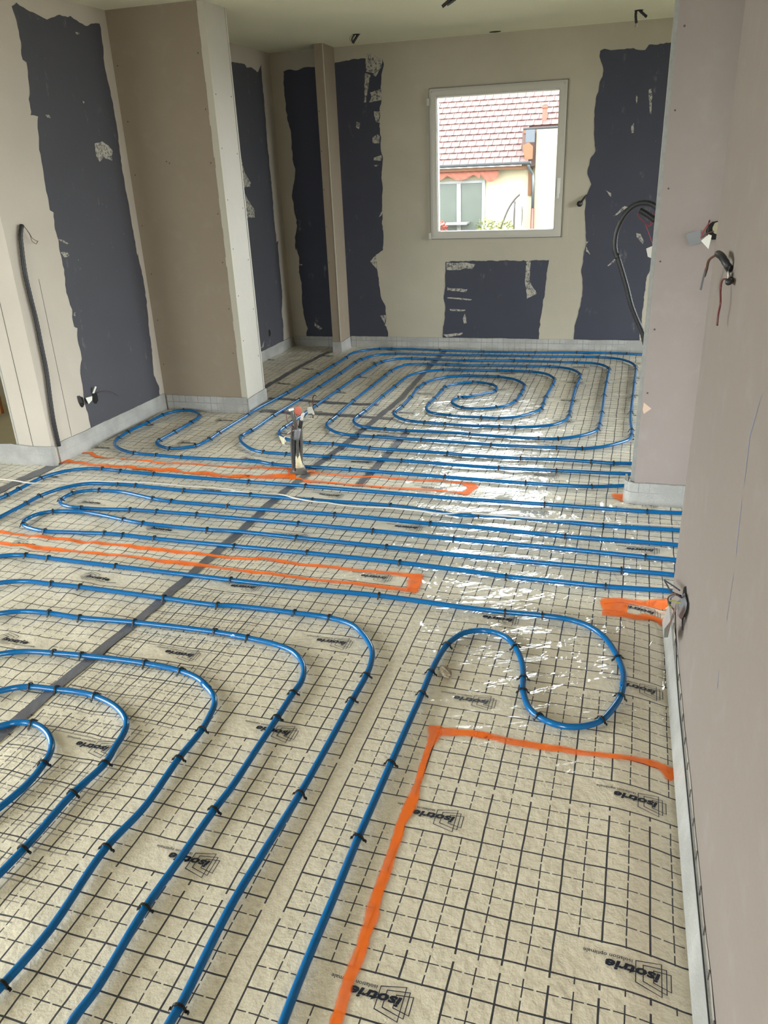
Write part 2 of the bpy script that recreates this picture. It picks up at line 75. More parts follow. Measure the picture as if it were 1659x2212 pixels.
 'smear': {"left":[[[4.566,1.751],[4.639,1.767],[4.694,1.744],[4.729,1.714],[4.708,1.656],[4.671,1.665],[4.629,1.682],[4.584,1.652],[4.556,1.691]],[[4.08,1.171],[4.139,1.163],[4.148,1.147],[4.105,1.143]],[[4.086,1.249],[4.162,1.216],[4.153,1.211],[4.083,1.241]],[[4.562,2.335],[4.597,2.336],[4.598,2.326],[4.569,2.322]],[[4.177,1.892],[4.202,1.891],[4.212,1.88],[4.186,1.879]],[[4.518,1.98],[4.536,1.977],[4.528,1.967]],[[4.094,0.829],[4.109,0.822],[4.097,0.801],[4.089,0.809]],[[6.371,1.753],[6.412,1.701],[6.459,1.554],[6.547,1.481],[6.526,1.451],[6.401,1.449]],[[6.422,1.4],[6.508,1.311],[6.569,1.265],[6.556,1.209],[6.414,1.212]],[[6.42,0.114],[6.504,0.167],[6.474,0.117]]],"far":[[[-2.126,2.412],[-2.085,2.415],[-1.994,2.363],[-2.003,2.313],[-2.072,2.273],[-2.139,2.288],[-2.142,2.357]],[[-2.149,2.278],[-2.106,2.263],[-2.151,2.064],[-2.167,2.064]],[[-2.113,2.137],[-2.012,2.154],[-2.016,2.073],[-2.123,2.062],[-2.101,2.102]],[[-2.079,2.262],[-2.017,2.303],[-2.059,2.249]],[[-2.085,1.989],[-2.033,1.99],[-2.041,1.898],[-2.075,1.912]],[[-2.108,1.793],[-2.065,1.815],[-2.038,1.802],[-2.048,1.742],[-2.108,1.751]],[[-2.105,1.634],[-2.073,1.645],[-2.031,1.656],[-2.04,1.61],[-2.103,1.616]],[[-2.104,1.579],[-2.065,1.581],[-2.065,1.566],[-2.102,1.565]],[[-2.084,1.152],[-2.042,1.21],[-2.051,1.164]],[[-2.245,1.92],[-2.214,1.913],[-2.224,1.865],[-2.251,1.879]],[[-0.768,0.766],[-0.731,0.763],[-0.735,0.597],[-0.671,0.496],[-0.757,0.443],[-0.773,0.597]],[[-1.471,0.759],[-1.295,0.758],[-1.212,0.744],[-1.239,0.704],[-1.295,0.711],[-1.38,0.692],[-1.464,0.699]],[[-1.465,0.544],[-1.281,0.53],[-1.295,0.503],[-1.466,0.519]],[[-1.466,0.461],[-1.238,0.441],[-1.252,0.434],[-1.466,0.45]],[[-1.445,0.356],[-1.294,0.349],[-1.309,0.338],[-1.438,0.342]],[[-1.323,0.268],[-1.302,0.317],[-1.287,0.233],[-1.311,0.226]],[[-1.505,0.124],[-1.323,0.144],[-1.337,0.126],[-1.469,0.096]],[[-0.09,0.722],[-0.027,0.781],[-0.033,0.751],[-0.082,0.715]],[[0.124,2.02],[0.146,2.028],[0.158,1.855],[0.146,1.852]],[[0.033,1.986],[0.043,1.973],[0.042,1.928]],[[0.016,1.773],[0.034,1.795],[0.036,1.727],[0.023,1.723]],[[-0.072,1.115],[0.013,1.186],[0.034,1.184],[-0.042,1.119]],[[-0.147,1.317],[-0.105,1.287],[-0.096,1.257],[-0.114,1.277]],[[0.121,0.977],[0.152,0.966],[0.187,0.916],[0.179,0.891],[0.135,0.936]],[[-0.279,0.913],[-0.252,0.923],[-0.272,0.882],[-0.234,0.81],[-0.27,0.841]],[[-2.765,0.225],[-2.69,0.167],[-2.715,0.152],[-2.768,0.188]],[[-2.878,0.762],[-2.834,0.756],[-2.848,0.742],[-2.876,0.745]],[[-2.181,0.78],[-2.119,0.834],[-2.12,0.711]],[[-2.106,0.29],[-2.045,0.297],[-2.063,0.218]]]},
 'paint': [[[-0.427,1.845,0.043],[-0.421,1.81,0.042],[-0.423,1.773,0.026],[-0.426,1.744,0.017],[-0.425,1.677,0.017],[-0.423,1.613,0.02],[-0.422,1.546,0.035],[-0.425,1.505,0.036],[-0.431,1.453,0.026],[-0.429,1.421,0.03],[-0.429,1.359,0.026],[-0.428,1.3,0.032],[-0.43,1.258,0.029],[-0.429,1.2,0.034],[-0.425,1.167,0.035],[-0.427,1.133,0.028],[-0.424,1.095,0.029],[-0.427,1.059,0.032],[-0.429,1.015,0.028],[-0.427,0.977,0.029],[-0.426,0.926,0.028],[-0.43,0.846,0.029],[-0.432,0.78,0.029]],[[-0.407,1.829,0.035],[-0.379,1.836,0.043],[-0.351,1.841,0.031],[-0.318,1.845,0.033],[-0.259,1.846,0.028],[-0.308,1.843,0.028],[-0.253,1.842,0.028],[-0.209,1.835,0.033],[-0.161,1.834,0.031],[-0.098,1.833,0.031],[-0.052,1.836,0.03],[-0.01,1.832,0.026],[0.04,1.835,0.023],[0.09,1.838,0.023],[0.14,1.845,0.025],[0.189,1.849,0.031],[0.223,1.846,0.039],[0.251,1.826,0.062]],[[0.045,2.675,0.081],[0.076,2.682,0.09],[0.118,2.679,0.081]],[[0.047,2.711,0.043],[0.098,2.728,0.043],[0.155,2.731,0.038],[0.212,2.743,0.034],[0.266,2.758,0.043]],[[0.049,2.624,0.043],[0.099,2.627,0.043],[0.165,2.63,0.038],[0.209,2.65,0.043],[0.242,2.648,0.043],[0.266,2.625,0.043]],[[-2.826,2.79,0.034],[-2.798,2.79,0.034],[-2.728,2.782,0.025],[-2.655,2.782,0.019],[-2.585,2.783,0.025],[-2.438,2.786,0.03],[-2.293,2.776,0.034],[-2.134,2.777,0.029],[-2.006,2.769,0.038],[-1.887,2.773,0.034],[-1.764,2.766,0.034],[-1.686,2.766,0.025],[-1.609,2.765,0.024],[-1.415,2.769,0.025],[-1.432,2.778,0.025],[-1.306,2.776,0.031],[-1.206,2.762,0.025],[-1.136,2.766,0.03],[-1.066,2.769,0.027],[-0.98,2.761,0.025],[-0.898,2.764,0.025],[-0.775,2.761,0.034],[-0.694,2.756,0.043]],[[-0.7,2.769,0.043],[-0.702,2.721,0.068],[-0.693,2.644,0.051]],[[-0.685,2.639,0.038],[-0.731,2.642,0.034],[-0.797,2.645,0.031],[-0.917,2.65,0.029],[-0.997,2.647,0.025],[-1.065,2.646,0.025],[-1.17,2.652,0.025],[-1.277,2.655,0.024],[-1.385,2.657,0.025],[-1.496,2.66,0.021],[-1.557,2.662,0.022],[-1.711,2.668,0.043],[-1.773,2.671,0.043],[-1.87,2.677,0.034],[-1.956,2.688,0.024],[-2.049,2.684,0.022],[-2.195,2.683,0.029],[-2.292,2.68,0.022],[-2.401,2.679,0.034],[-2.475,2.676,0.043],[-2.595,2.686,0.03],[-2.709,2.686,0.034],[-2.746,2.687,0.034]],[[-3.211,3.926,0.043],[-3.174,3.908,0.043]],[[-3.16,3.919,0.015],[-3.114,3.914,0.019],[-3.082,3.916,0.025],[-3.013,3.872,0.03],[-2.945,3.86,0.024],[-2.87,3.854,0.022]],[[-2.804,3.848,0.017],[-2.694,3.844,0.022],[-2.491,3.824,0.017],[-2.401,3.828,0.022],[-2.252,3.837,0.029],[-2.146,3.829,0.02],[-1.898,3.845,0.022],[-1.974,3.845,0.02],[-1.878,3.849,0.025],[-1.783,3.854,0.025],[-1.708,3.86,0.025]],[[-3.198,3.772,0.051],[-3.152,3.742,0.068],[-3.12,3.748,0.06],[-3.074,3.741,0.034],[-3.007,3.737,0.043],[-2.942,3.729,0.034],[-2.901,3.719,0.025],[-2.849,3.728,0.034],[-2.76,3.731,0.038],[-2.642,3.723,0.038],[-2.643,3.712,0.03],[-2.488,3.713,0.043],[-2.407,3.732,0.06],[-2.311,3.704,0.021],[-2.214,3.709,0.051],[-2.129,3.698,0.06],[-2.026,3.686,0.043],[-1.89,3.703,0.043],[-2.004,3.703,0.034],[-1.861,3.703,0.043],[-1.797,3.731,0.076],
  [-1.718,3.745,0.085],[-1.661,3.755,0.085]],[[-1.713,3.859,0.043],[-1.675,3.79,0.043],[-1.643,3.722,0.043]],[[-1.561,3.822,0.043],[-1.522,3.816,0.029],[-1.392,3.814,0.024],[-1.3,3.811,0.025],[-1.124,3.82,0.017],[-0.99,3.813,0.014],[-0.862,3.819,0.015],[-0.734,3.816,0.019],[-0.666,3.808,0.03]],[[-1.641,3.739,0.025],[-1.591,3.731,0.021],[-1.54,3.692,0.043],[-1.478,3.696,0.03],[-1.395,3.692,0.025],[-1.26,3.684,0.019],[-1.147,3.686,0.017],[-1.044,3.689,0.015],[-0.918,3.694,0.015],[-0.794,3.696,0.019],[-0.727,3.691,0.025],[-0.667,3.676,0.051]],[[-0.691,3.808,0.051],[-0.649,3.782,0.068],[-0.659,3.725,0.051],[-0.667,3.676,0.051]],[[0.063,3.802,0.034],[0.09,3.776,0.085],[0.116,3.739,0.068]]],
 'tape': [[[[-1.748,0.882],[-1.71,1.681],[-1.662,2.28],[-1.629,2.98],[-1.623,3.38],[-1.587,3.879],[-1.53,4.428],[-1.464,5.376],[-1.469,6.277],[-1.467,7.027]],0.045],[[[-2.635,4.902],[-2.62,5.552],[-2.596,6.202],[-2.55,6.901]],0.05],[[[-2.457,5.258],[-1.578,5.199]],0.045],[[[-2.383,4.947],[-1.394,4.895]],0.05],[[[-1.246,3.671],[-1.219,4.671]],0.04],[[[-3.212,3.195],[-3.16,3.734]],0.075]],
 'sheet': {"R":[0.022],"o":[0.186,1.739]},
 'cable': [[-3.411,3.382,0.012],[-3.291,3.378,0.014],[-3.154,3.353,0.022],[-3.044,3.322,0.03],[-2.986,3.349,0.02],[-2.843,3.397,0.012],[-2.715,3.423,0.012],[-2.424,3.45,0.025],[-2.15,3.471,0.014],[-1.868,3.463,0.014],[-1.872,3.436,0.014],[-1.767,3.442,0.014],[-1.61,3.448,0.014],[-1.491,3.392,0.026],[-1.387,3.365,0.028],[-1.314,3.39,0.012],[-1.163,3.383,0.01],[-0.995,3.387,0.014],[-0.837,3.354,0.026],[-0.732,3.335,0.028],[-0.614,3.389,0.014],[-0.5,3.42,0.014],[-0.581,3.374,0.026],[-0.513,3.373,0.026],[-0.329,3.361,0.03],[-0.117,3.389,0.02],[0.091,3.411,0.014],[0.352,3.426,0.014],[0.429,3.437,0.012]],
 'loop': [[0.148,3.84,1.33],[0.139,3.84,1.343],[0.117,3.84,1.356],[0.087,3.84,1.361],[0.05,3.84,1.353],[0.02,3.84,1.328],[-0.004,3.84,1.291],[-0.02,3.84,1.243],[-0.023,3.84,1.194],[-0.018,3.84,1.161],[-0.003,3.84,1.128],[-0.012,3.84,1.15],[0.013,3.84,1.086],[0.043,3.84,1.005],[0.07,3.84,0.923],[0.1,3.84,0.857],[0.13,3.84,0.798],[0.141,3.84,0.764],[0.158,3.84,0.713]],
 'loopwires': [[[0.139,3.84,1.34],[0.137,3.84,1.309],[0.132,3.84,1.277],[0.117,3.84,1.267],[0.093,3.84,1.286],[0.07,3.84,1.305],[0.066,3.84,1.319],[0.077,3.84,1.324]],[[0.128,3.84,1.32],[0.123,3.84,1.288],[0.122,3.84,1.267],[0.112,3.84,1.265]],[[0.1,3.84,1.273],[0.12,3.84,1.23],[0.137,3.84,1.192]]],
 'looptube': [[0.071,3.84,1.332],[0.096,3.84,1.318],[0.122,3.84,1.301],[0.142,3.84,1.288]],
 'leftcond': [[-3.126,3.799,1.343],[-3.127,3.773,1.29],[-3.127,3.759,1.214],[-3.128,3.746,1.097],[-3.128,3.748,0.962],[-3.128,3.754,0.837],[-3.128,3.751,0.696],[-3.128,3.748,0.552],[-3.129,3.731,0.393],[-3.129,3.719,0.267],[-3.129,3.721,0.131]],
 'leftwires': [[[-3.111,3.791,1.341],[-3.11,3.808,1.319],[-3.109,3.824,1.296],[-3.109,3.837,1.272],[-3.108,3.861,1.256],[-3.107,3.879,1.25]],[[-3.111,3.791,1.341],[-3.11,3.811,1.313],[-3.109,3.826,1.286],[-3.109,3.832,1.256],[-3.108,3.861,1.239],[-3.107,3.873,1.252]]],
}

# ================================================================ helpers
def srgb(r, g, b):
    f = lambda c: c / 12.92 if c <= .04045 else ((c + .055) / 1.055) ** 2.4
    return (f(r / 255), f(g / 255), f(b / 255), 1)


def obj(name, me, mat=None, parent=None, loc=None):
    o = bpy.data.objects.new(name, me)
    COL.objects.link(o)
    if mat is not None and not me.materials:
        me.materials.append(mat)
    if parent is not None:
        o.parent = parent
    if loc is not None:
        o.location = loc
    return o


def mesh(name, V, F, smooth=False):
    me = bpy.data.meshes.new(name)
    me.from_pydata([tuple(v) for v in V], [], F)
    if smooth:
        me.polygons.foreach_set('use_smooth', [True] * len(me.polygons))
    me.update()
    return me


def tag(o, label=None, cat=None, group=None, kind=None):
    if label:
        o['label'] = label
    if cat:
        o['category'] = cat
    if group:
        o['group'] = group
    if kind:
        o['kind'] = kind
    return o


def thing(name, label, cat, loc=(0, 0, 0), group=None):
    o = bpy.data.objects.new(name, None)
    COL.objects.link(o)
    o.location = loc
    o.empty_display_size = .05
    return tag(o, label, cat, group)


class MB:
    """Collects shapes into one mesh."""
    def __init__(s):
        s.V, s.F = [], []

    def add(s, V, F):
        n = len(s.V)
        s.V += [tuple(v) for v in V]
        s.F += [tuple(i + n for i in f) for f in F]

    def box(s, a, b, bev=0.0):
        bm = bmesh.new()
        bmesh.ops.create_cube(bm, size=1)
        for v in bm.verts:
            v.co = [a[i] + (v.co[i] + .5) * (b[i] - a[i]) for i in range(3)]
        if bev:
            bmesh.ops.bevel(bm, geom=bm.edges[:], offset=bev, segments=2, affect='EDGES', profile=.6)
        bm.verts.index_update()
        s.add([v.co[:] for v in bm.verts], [[v.index for v in f.verts] for f in bm.faces])
        bm.free()

    def tube(s, P, r, n=8, up=None, caps=True):
        V, F = tube_data(P, r, n, up, caps)
        s.add(V, F)

    def build(s, name, mat, parent=None, smooth=False, loc=None):
        me = mesh(name, s.V, s.F, smooth)
        return obj(name, me, mat, parent, loc)


def tube_data(P, r, n=8, up=None, caps=True):
    P = [Vector(p) for p in P]
    m = len(P)
    R = r if isinstance(r, (list, tuple)) else [r] * m
    T = []
    for i in range(m):
        t = P[min(i + 1, m - 1)] - P[max(i - 1, 0)]
        if t.length < 1e-9:
            t = Vector((0, 0, 1))
        T.append(t.normalized())
    u = Vector(up) if up else Vector((0, 0, 1))
    if abs(u.dot(T[0])) > .95:
        u = Vector((1, 0, 0))
    V, F = [], []
    for i in range(m):
        a = u - T[i] * u.dot(T[i])
        if a.length < 1e-4:
            a = T[i].orthogonal()
        a.normalize()
        u = a
        b = T[i].cross(a)
        for k in range(n):
            t = 2 * math.pi * k / n
            V.append(P[i] + (a * math.cos(t) + b * math.sin(t)) * R[i])
    for i in range(m - 1):
        for k in range(n):
            F.append((i * n + k, i * n + (k + 1) % n, (i + 1) * n + (k + 1) % n, (i + 1) * n + k))
    if caps:
        F.append(tuple(reversed(range(n))))
        F.append(tuple(range((m - 1) * n, m * n)))
    return V, F


def spline(P, step=.02):
    """Centripetal Catmull-Rom through the points."""
    P = [Vector(p) for p in P]
    o = []
    for i in range(len(P) - 1):
        p1, p2 = P[i], P[i + 1]
        d2 = math.sqrt((p2 - p1).length) or 1e-3
        if i > 0:
            p0 = P[i - 1]
            d1 = math.sqrt((p1 - p0).length) or 1e-3
            m1 = ((p1 - p0) / d1 - (p2 - p0) / (d1 + d2) + (p2 - p1) / d2) * d2
        else:
            m1 = p2 - p1
        if i + 2 < len(P):
            p3 = P[i + 2]
            d3 = math.sqrt((p3 - p2).length) or 1e-3
            m2 = ((p2 - p1) / d2 - (p3 - p1) / (d2 + d3) + (p3 - p2) / d3) * d2
        else:
            m2 = p2 - p1
        n = max(2, int((p2 - p1).length / step))
        for k in range(n):
            t = k / n
            o.append(p1 * (2 * t**3 - 3 * t * t + 1) + m1 * (t**3 - 2 * t * t + t) + p2 * (-2 * t**3 + 3 * t * t) + m2 * (t**3 - t * t))
    o.append(P[-1])
    return o


# ---------------------------------------------------------------- materials
class NT:
    def __init__(s, name):
        s.m = bpy.data.materials.new(name)
        s.m.use_nodes = True
        s.t = s.m.node_tree
        s.t.nodes.clear()
        s.out = s.n('ShaderNodeOutputMaterial')

    def n(s, typ, **kw):
        nd = s.t.nodes.new(typ)
        for k, v in kw.items():
            setattr(nd, k, v)
        return nd

    def l(s, a, b):
        s.t.links.new(a, b)

    def val(s, sock, v):
        if hasattr(v, 'is_linked'):
            s.l(v, sock)
        elif v is not None:
            sock.default_value = v

    def math(s, op, a, b=None, c=None, clamp=False):
        nd = s.n('ShaderNodeMath', operation=op, use_clamp=clamp)
        s.val(nd.inputs[0], a)
        if b is not None:
            s.val(nd.inputs[1], b)
        if c is not None:
            s.val(nd.inputs[2], c)
        return nd.outputs[0]

    def mix(s, f, a, b, blend='MIX'):
        nd = s.n('ShaderNodeMix', data_type='RGBA', blend_type=blend)
        s.val(nd.inputs[0], f)
        s.val(nd.inputs[6], a)
        s.val(nd.inputs[7], b)
        return nd.outputs[2]

    def noise(s, vec, scale, detail=4, rough=.55, dist=0.0):
        nd = s.n('ShaderNodeTexNoise')
        nd.inputs['Scale'].default_value = scale
        nd.inputs['Detail'].default_value = detail
        nd.inputs['Roughness'].default_value = rough
        nd.inputs['Distortion'].default_value = dist
        if vec is not None:
            s.l(vec, nd.inputs['Vector'])
        return nd.outputs['Fac']

    def step(s, x, a, b, to0=0.0, to1=1.0):
        nd = s.n('ShaderNodeMapRange', interpolation_type='SMOOTHSTEP')
        s.val(nd.inputs[0], x)
        s.val(nd.inputs[1], a)
        s.val(nd.inputs[2], b)
        nd.inputs[3].default_value = to0
        nd.inputs[4].default_value = to1
        return nd.outputs[0]

    def bump(s, h, dist, strength=1.0, normal=None):
        nd = s.n('ShaderNodeBump')
        nd.inputs['Distance'].default_value = dist
        s.val(nd.inputs['Strength'], strength)
        s.l(h, nd.inputs['Height'])
        if normal is not None:
            s.l(normal, nd.inputs['Normal'])
        return nd.outputs[0]

    def pos(s):
        return s.n('ShaderNodeNewGeometry').outputs['Position']

    def objco(s):
        return s.n('ShaderNodeTexCoord').outputs['Object']

    def xyz(s, v):
        nd = s.n('ShaderNodeSeparateXYZ')
        s.l(v, nd.inputs[0])
        return nd.outputs

    def principled(s, **kw):
        p = s.n('ShaderNodeBsdfPrincipled')
        for k, v in kw.items():
            s.val(p.inputs[k.replace('_', ' ')], v)
        s.l(p.outputs[0], s.out.inputs[0])
        return p


def plain(name, col, rough=.6, noise_amt=.06, scale=8, bump=0.0, bscale=60, **kw):
    t = NT(name)
    p = t.pos()
    f = t.noise(p, scale)
    c = t.mix(f, tuple(x * (1 - noise_amt) for x in col[:3]) + (1,), tuple(min(1, x * (1 + noise_amt)) for x in col[:3]) + (1,))
    args = dict(Base_Color=c, Roughness=rough, **kw)
    if bump:
        args['Normal'] = t.bump(t.noise(p, bscale), bump)
    t.principled(**args)
    return t.m


def plaster(name, col, dark=.9, streak=.5):
    t = NT(name)
    p = t.pos()
    a = t.noise(p, 1.3, 3)
    b = t.noise(p, 9, 5, .6)
    c = t.mix(t.step(a, .35, .7), tuple(x * dark for x in col[:3]) + (1,), col)
    c = t.mix(t.math('MULTIPLY', t.step(b, .5, .8), .03), c, (1, 1, 1, 1))
    t.principled(Base_Color=c, Roughness=.85, Normal=t.bump(t.noise(p, 35, 4), .0012))
    return t.m


M = {}
M['plaster'] = plaster('wall_plaster', srgb(192, 183, 172))
M['plaster_far'] = plaster('far_wall_plaster', srgb(181, 174, 158))
M['ceiling'] = plaster('ceiling_plaster', srgb(230, 229, 208), .95)
M['paint_wall'] = plaster('right_wall_paint', srgb(133, 122, 115), .97)
M['partition'] = plaster('partition_board', srgb(147, 136, 132), .96)
M['drywall'] = plaster('raw_plasterboard', srgb(147, 133, 117), .95)
M['drywall_side'] = plaster('pale_plasterboard', srgb(189, 184, 177), .95)  # paler board for the pillar's side and back edge
M['joint'] = plain('joint_compound', srgb(188, 184, 171), .9)
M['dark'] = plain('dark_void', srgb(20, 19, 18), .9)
M['screw'] = plain('screw_steel', srgb(70, 62, 55), .5)
M['room_wall'] = plaster('back_room_wall', srgb(150, 140, 118), .85)
M['wood'] = plain('rough_wood', srgb(150, 96, 50), .7, .3, 6)
M['frame'] = plain('window_frame_upvc', srgb(182, 177, 166), .4, .02)
M['frame_edge'] = plain('window_bead', srgb(217, 216, 210), .35, .02)
M['pipe'] = None
M['black'] = plain('black_sheath', srgb(30, 30, 33), .45, .15)
M['clip'] = plain('black_clip_plastic', srgb(8, 8, 10), .45, .1)
M['grey_sheath'] = plain('grey_sheath', srgb(74, 72, 68), .35, .1)
M['grey_tape'] = plain('grey_tape', srgb(112, 113, 116), .35, .1)
M['copper'] = plain('red_wire', srgb(92, 36, 38), .4, .1)
M['red'] = plain('red_wire_bright', srgb(150, 40, 44), .4, .1)
M['brown'] = plain('brown_wire', srgb(84, 52, 34), .4, .1)
M['blue_wire'] = plain('blue_grey_wire', srgb(84, 96, 116), .4, .1)
M['green_wire'] = plain('yellow_green_wire', srgb(132, 132, 50), .4, .1)
M['paper'] = plain('white_paper', srgb(222, 220, 212), .8, .05)
M['cream'] = plain('cream_foam_filler', srgb(208, 200, 168), .9, .1, 30, .004)
M['orange_cap'] = plain('orange_plastic', srgb(188, 88, 60), .45, .06)
M['white_cable'] = plain('white_cable_sheath', srgb(196, 190, 182), .45, .05)
M['steel'] = plain('galvanised_edge', srgb(150, 150, 146), .5, .25, 40)
M['pencil'] = plain('pencil_blue', srgb(128, 130, 148), .8)
M['tape'] = None


def make_board(name, c0, c1):
    """Blue-grey bare board between the joint bands, with faint plaster scuffs."""
    t = NT(name)
    p = t.pos()
    base = t.mix(t.noise(p, 2.2, 3), c0, c1)
    st = t.n('ShaderNodeMapping')
    st.inputs['Scale'].default_value = (3, 3, 1.2)
    st.inputs['Rotation'].default_value = (.3, .2, 0)
    t.l(p, st.inputs[0])
    sc = t.noise(st.outputs[0], 4, 7, .72)
    c = t.mix(t.math('MULTIPLY', t.step(sc, .6, .82), .55), base, srgb(163, 163, 159))
    sp = t.noise(p, 60, 2)
    c = t.mix(t.math('MULTIPLY', t.step(sp, .74, .8), .6), c, srgb(158, 158, 154))
    t.principled(Base_Color=c, Roughness=.7)
    return t.m


def make_smear():
    t = NT('plaster_smear')
    p = t.pos()
    f = t.step(t.noise(p, 55, 6, .75), .40, .54)
    c = t.mix(f, srgb(78, 79, 86), srgb(176, 171, 160))
    t.principled(Base_Color=c, Roughness=.85)
    return t.m


def make_pipe():
    t = NT('blue_pipe')
    p = t.pos()
    c = t.mix(t.noise(p, 14, 3), srgb(0, 84, 140), srgb(1, 96, 155))
    t.principled(Base_Color=c, Roughness=.17, Specular_IOR_Level=.45, Normal=t.bump(t.noise(p, 90, 2), .0004))
    return t.m


def make_tape():
    t = NT('grey_film_tape')
    p = t.pos()
    c = t.mix(t.noise(p, 30, 5, .6), srgb(92, 92, 98), srgb(110, 110, 115))
    c = t.mix(t.step(t.noise(p, 160, 2), .74, .78), c, srgb(200, 200, 200))
    t.principled(Base_Color=c, Roughness=.4, Normal=t.bump(t.noise(p, 18, 3), .004))
    return t.m


M['board'] = make_board('bare_grey_board', srgb(64, 64, 72), srgb(73, 73, 81))
M['board_far'] = make_board('bare_blue_board', srgb(50, 52, 66), srgb(60, 62, 76))
M['smear'] = make_smear()
M['pipe'] = make_pipe()
M['tape'] = make_tape()


def print_group():
    """The printed grid of one film sheet. Input: sheet coordinates in decimetres. Output: how much ink there is."""
    g = bpy.data.node_groups.new('printed_grid', 'ShaderNodeTree')
    g.interface.new_socket('Vector', in_out='INPUT', socket_type='NodeSocketVector')
    g.interface.new_socket('Ink', in_out='OUTPUT', socket_type='NodeSocketFloat')
    gi, go = g.nodes.new('NodeGroupInput'), g.nodes.new('NodeGroupOutput')
    sep = g.nodes.new('ShaderNodeSeparateXYZ')
    g.links.new(gi.outputs[0], sep.inputs[0])
    x, y = sep.outputs[0], sep.outputs[1]

    def mt(op, a, b=None):
        n = g.nodes.new('ShaderNodeMath')
        n.operation = op
        for i, v in enumerate((a, b)):
            if v is None:
                continue
            if hasattr(v, 'is_linked'):
                g.links.new(v, n.inputs[i])
            else:
                n.inputs[i].default_value = v
        return n.outputs[0]

    def near(v, off, per, half):           # 1 within half of off + k*per
        w = mt('WRAP' if False else 'FLOORED_MODULO', mt('ADD', v, per / 2 - off), per)
        return mt('LESS_THAN', mt('ABSOLUTE', mt('SUBTRACT', w, per / 2)), half)

    def inside(v, a, b):
        return mt('MULTIPLY', mt('GREATER_THAN', v, a), mt('LESS_THAN', v, b))

    inv = lambda v: mt('SUBTRACT', 1.0, v)
    xin = inside(x, -8.02, 2.02)
    vs = near(x, 0, 1, .0228)
    vd = mt('MULTIPLY', near(x, .5, 1, .0155), inv(near(y, .25, .5, .03)))
    hs = near(y, 0, 1, .021)
    hd = mt('MULTIPLY', near(y, .5, 1, .0135), inv(near(x, .25, .5, .027)))
    brk = inv(near(y, -1.225, 5, .085))
    vert = mt('MULTIPLY', mt('MAXIMUM', vs, vd), brk)
    lines = mt('MAXIMUM', vert, mt('MAXIMUM', hs, hd))
    ym = mt('FLOORED_MODULO', y, 5.0)
    ca = mt('MULTIPLY', inside(x, -1.97, .97), inside(ym, 4.03, 4.97))
    cb = mt('MULTIPLY', inside(x, -6.97, -4.03), inside(ym, 2.03, 2.97))
    lines = mt('MULTIPLY', lines, inv(mt('MAXIMUM', ca, cb)))
    g.links.new(mt('MULTIPLY', lines, xin), go.inputs[0])
    return g


PG = print_group()


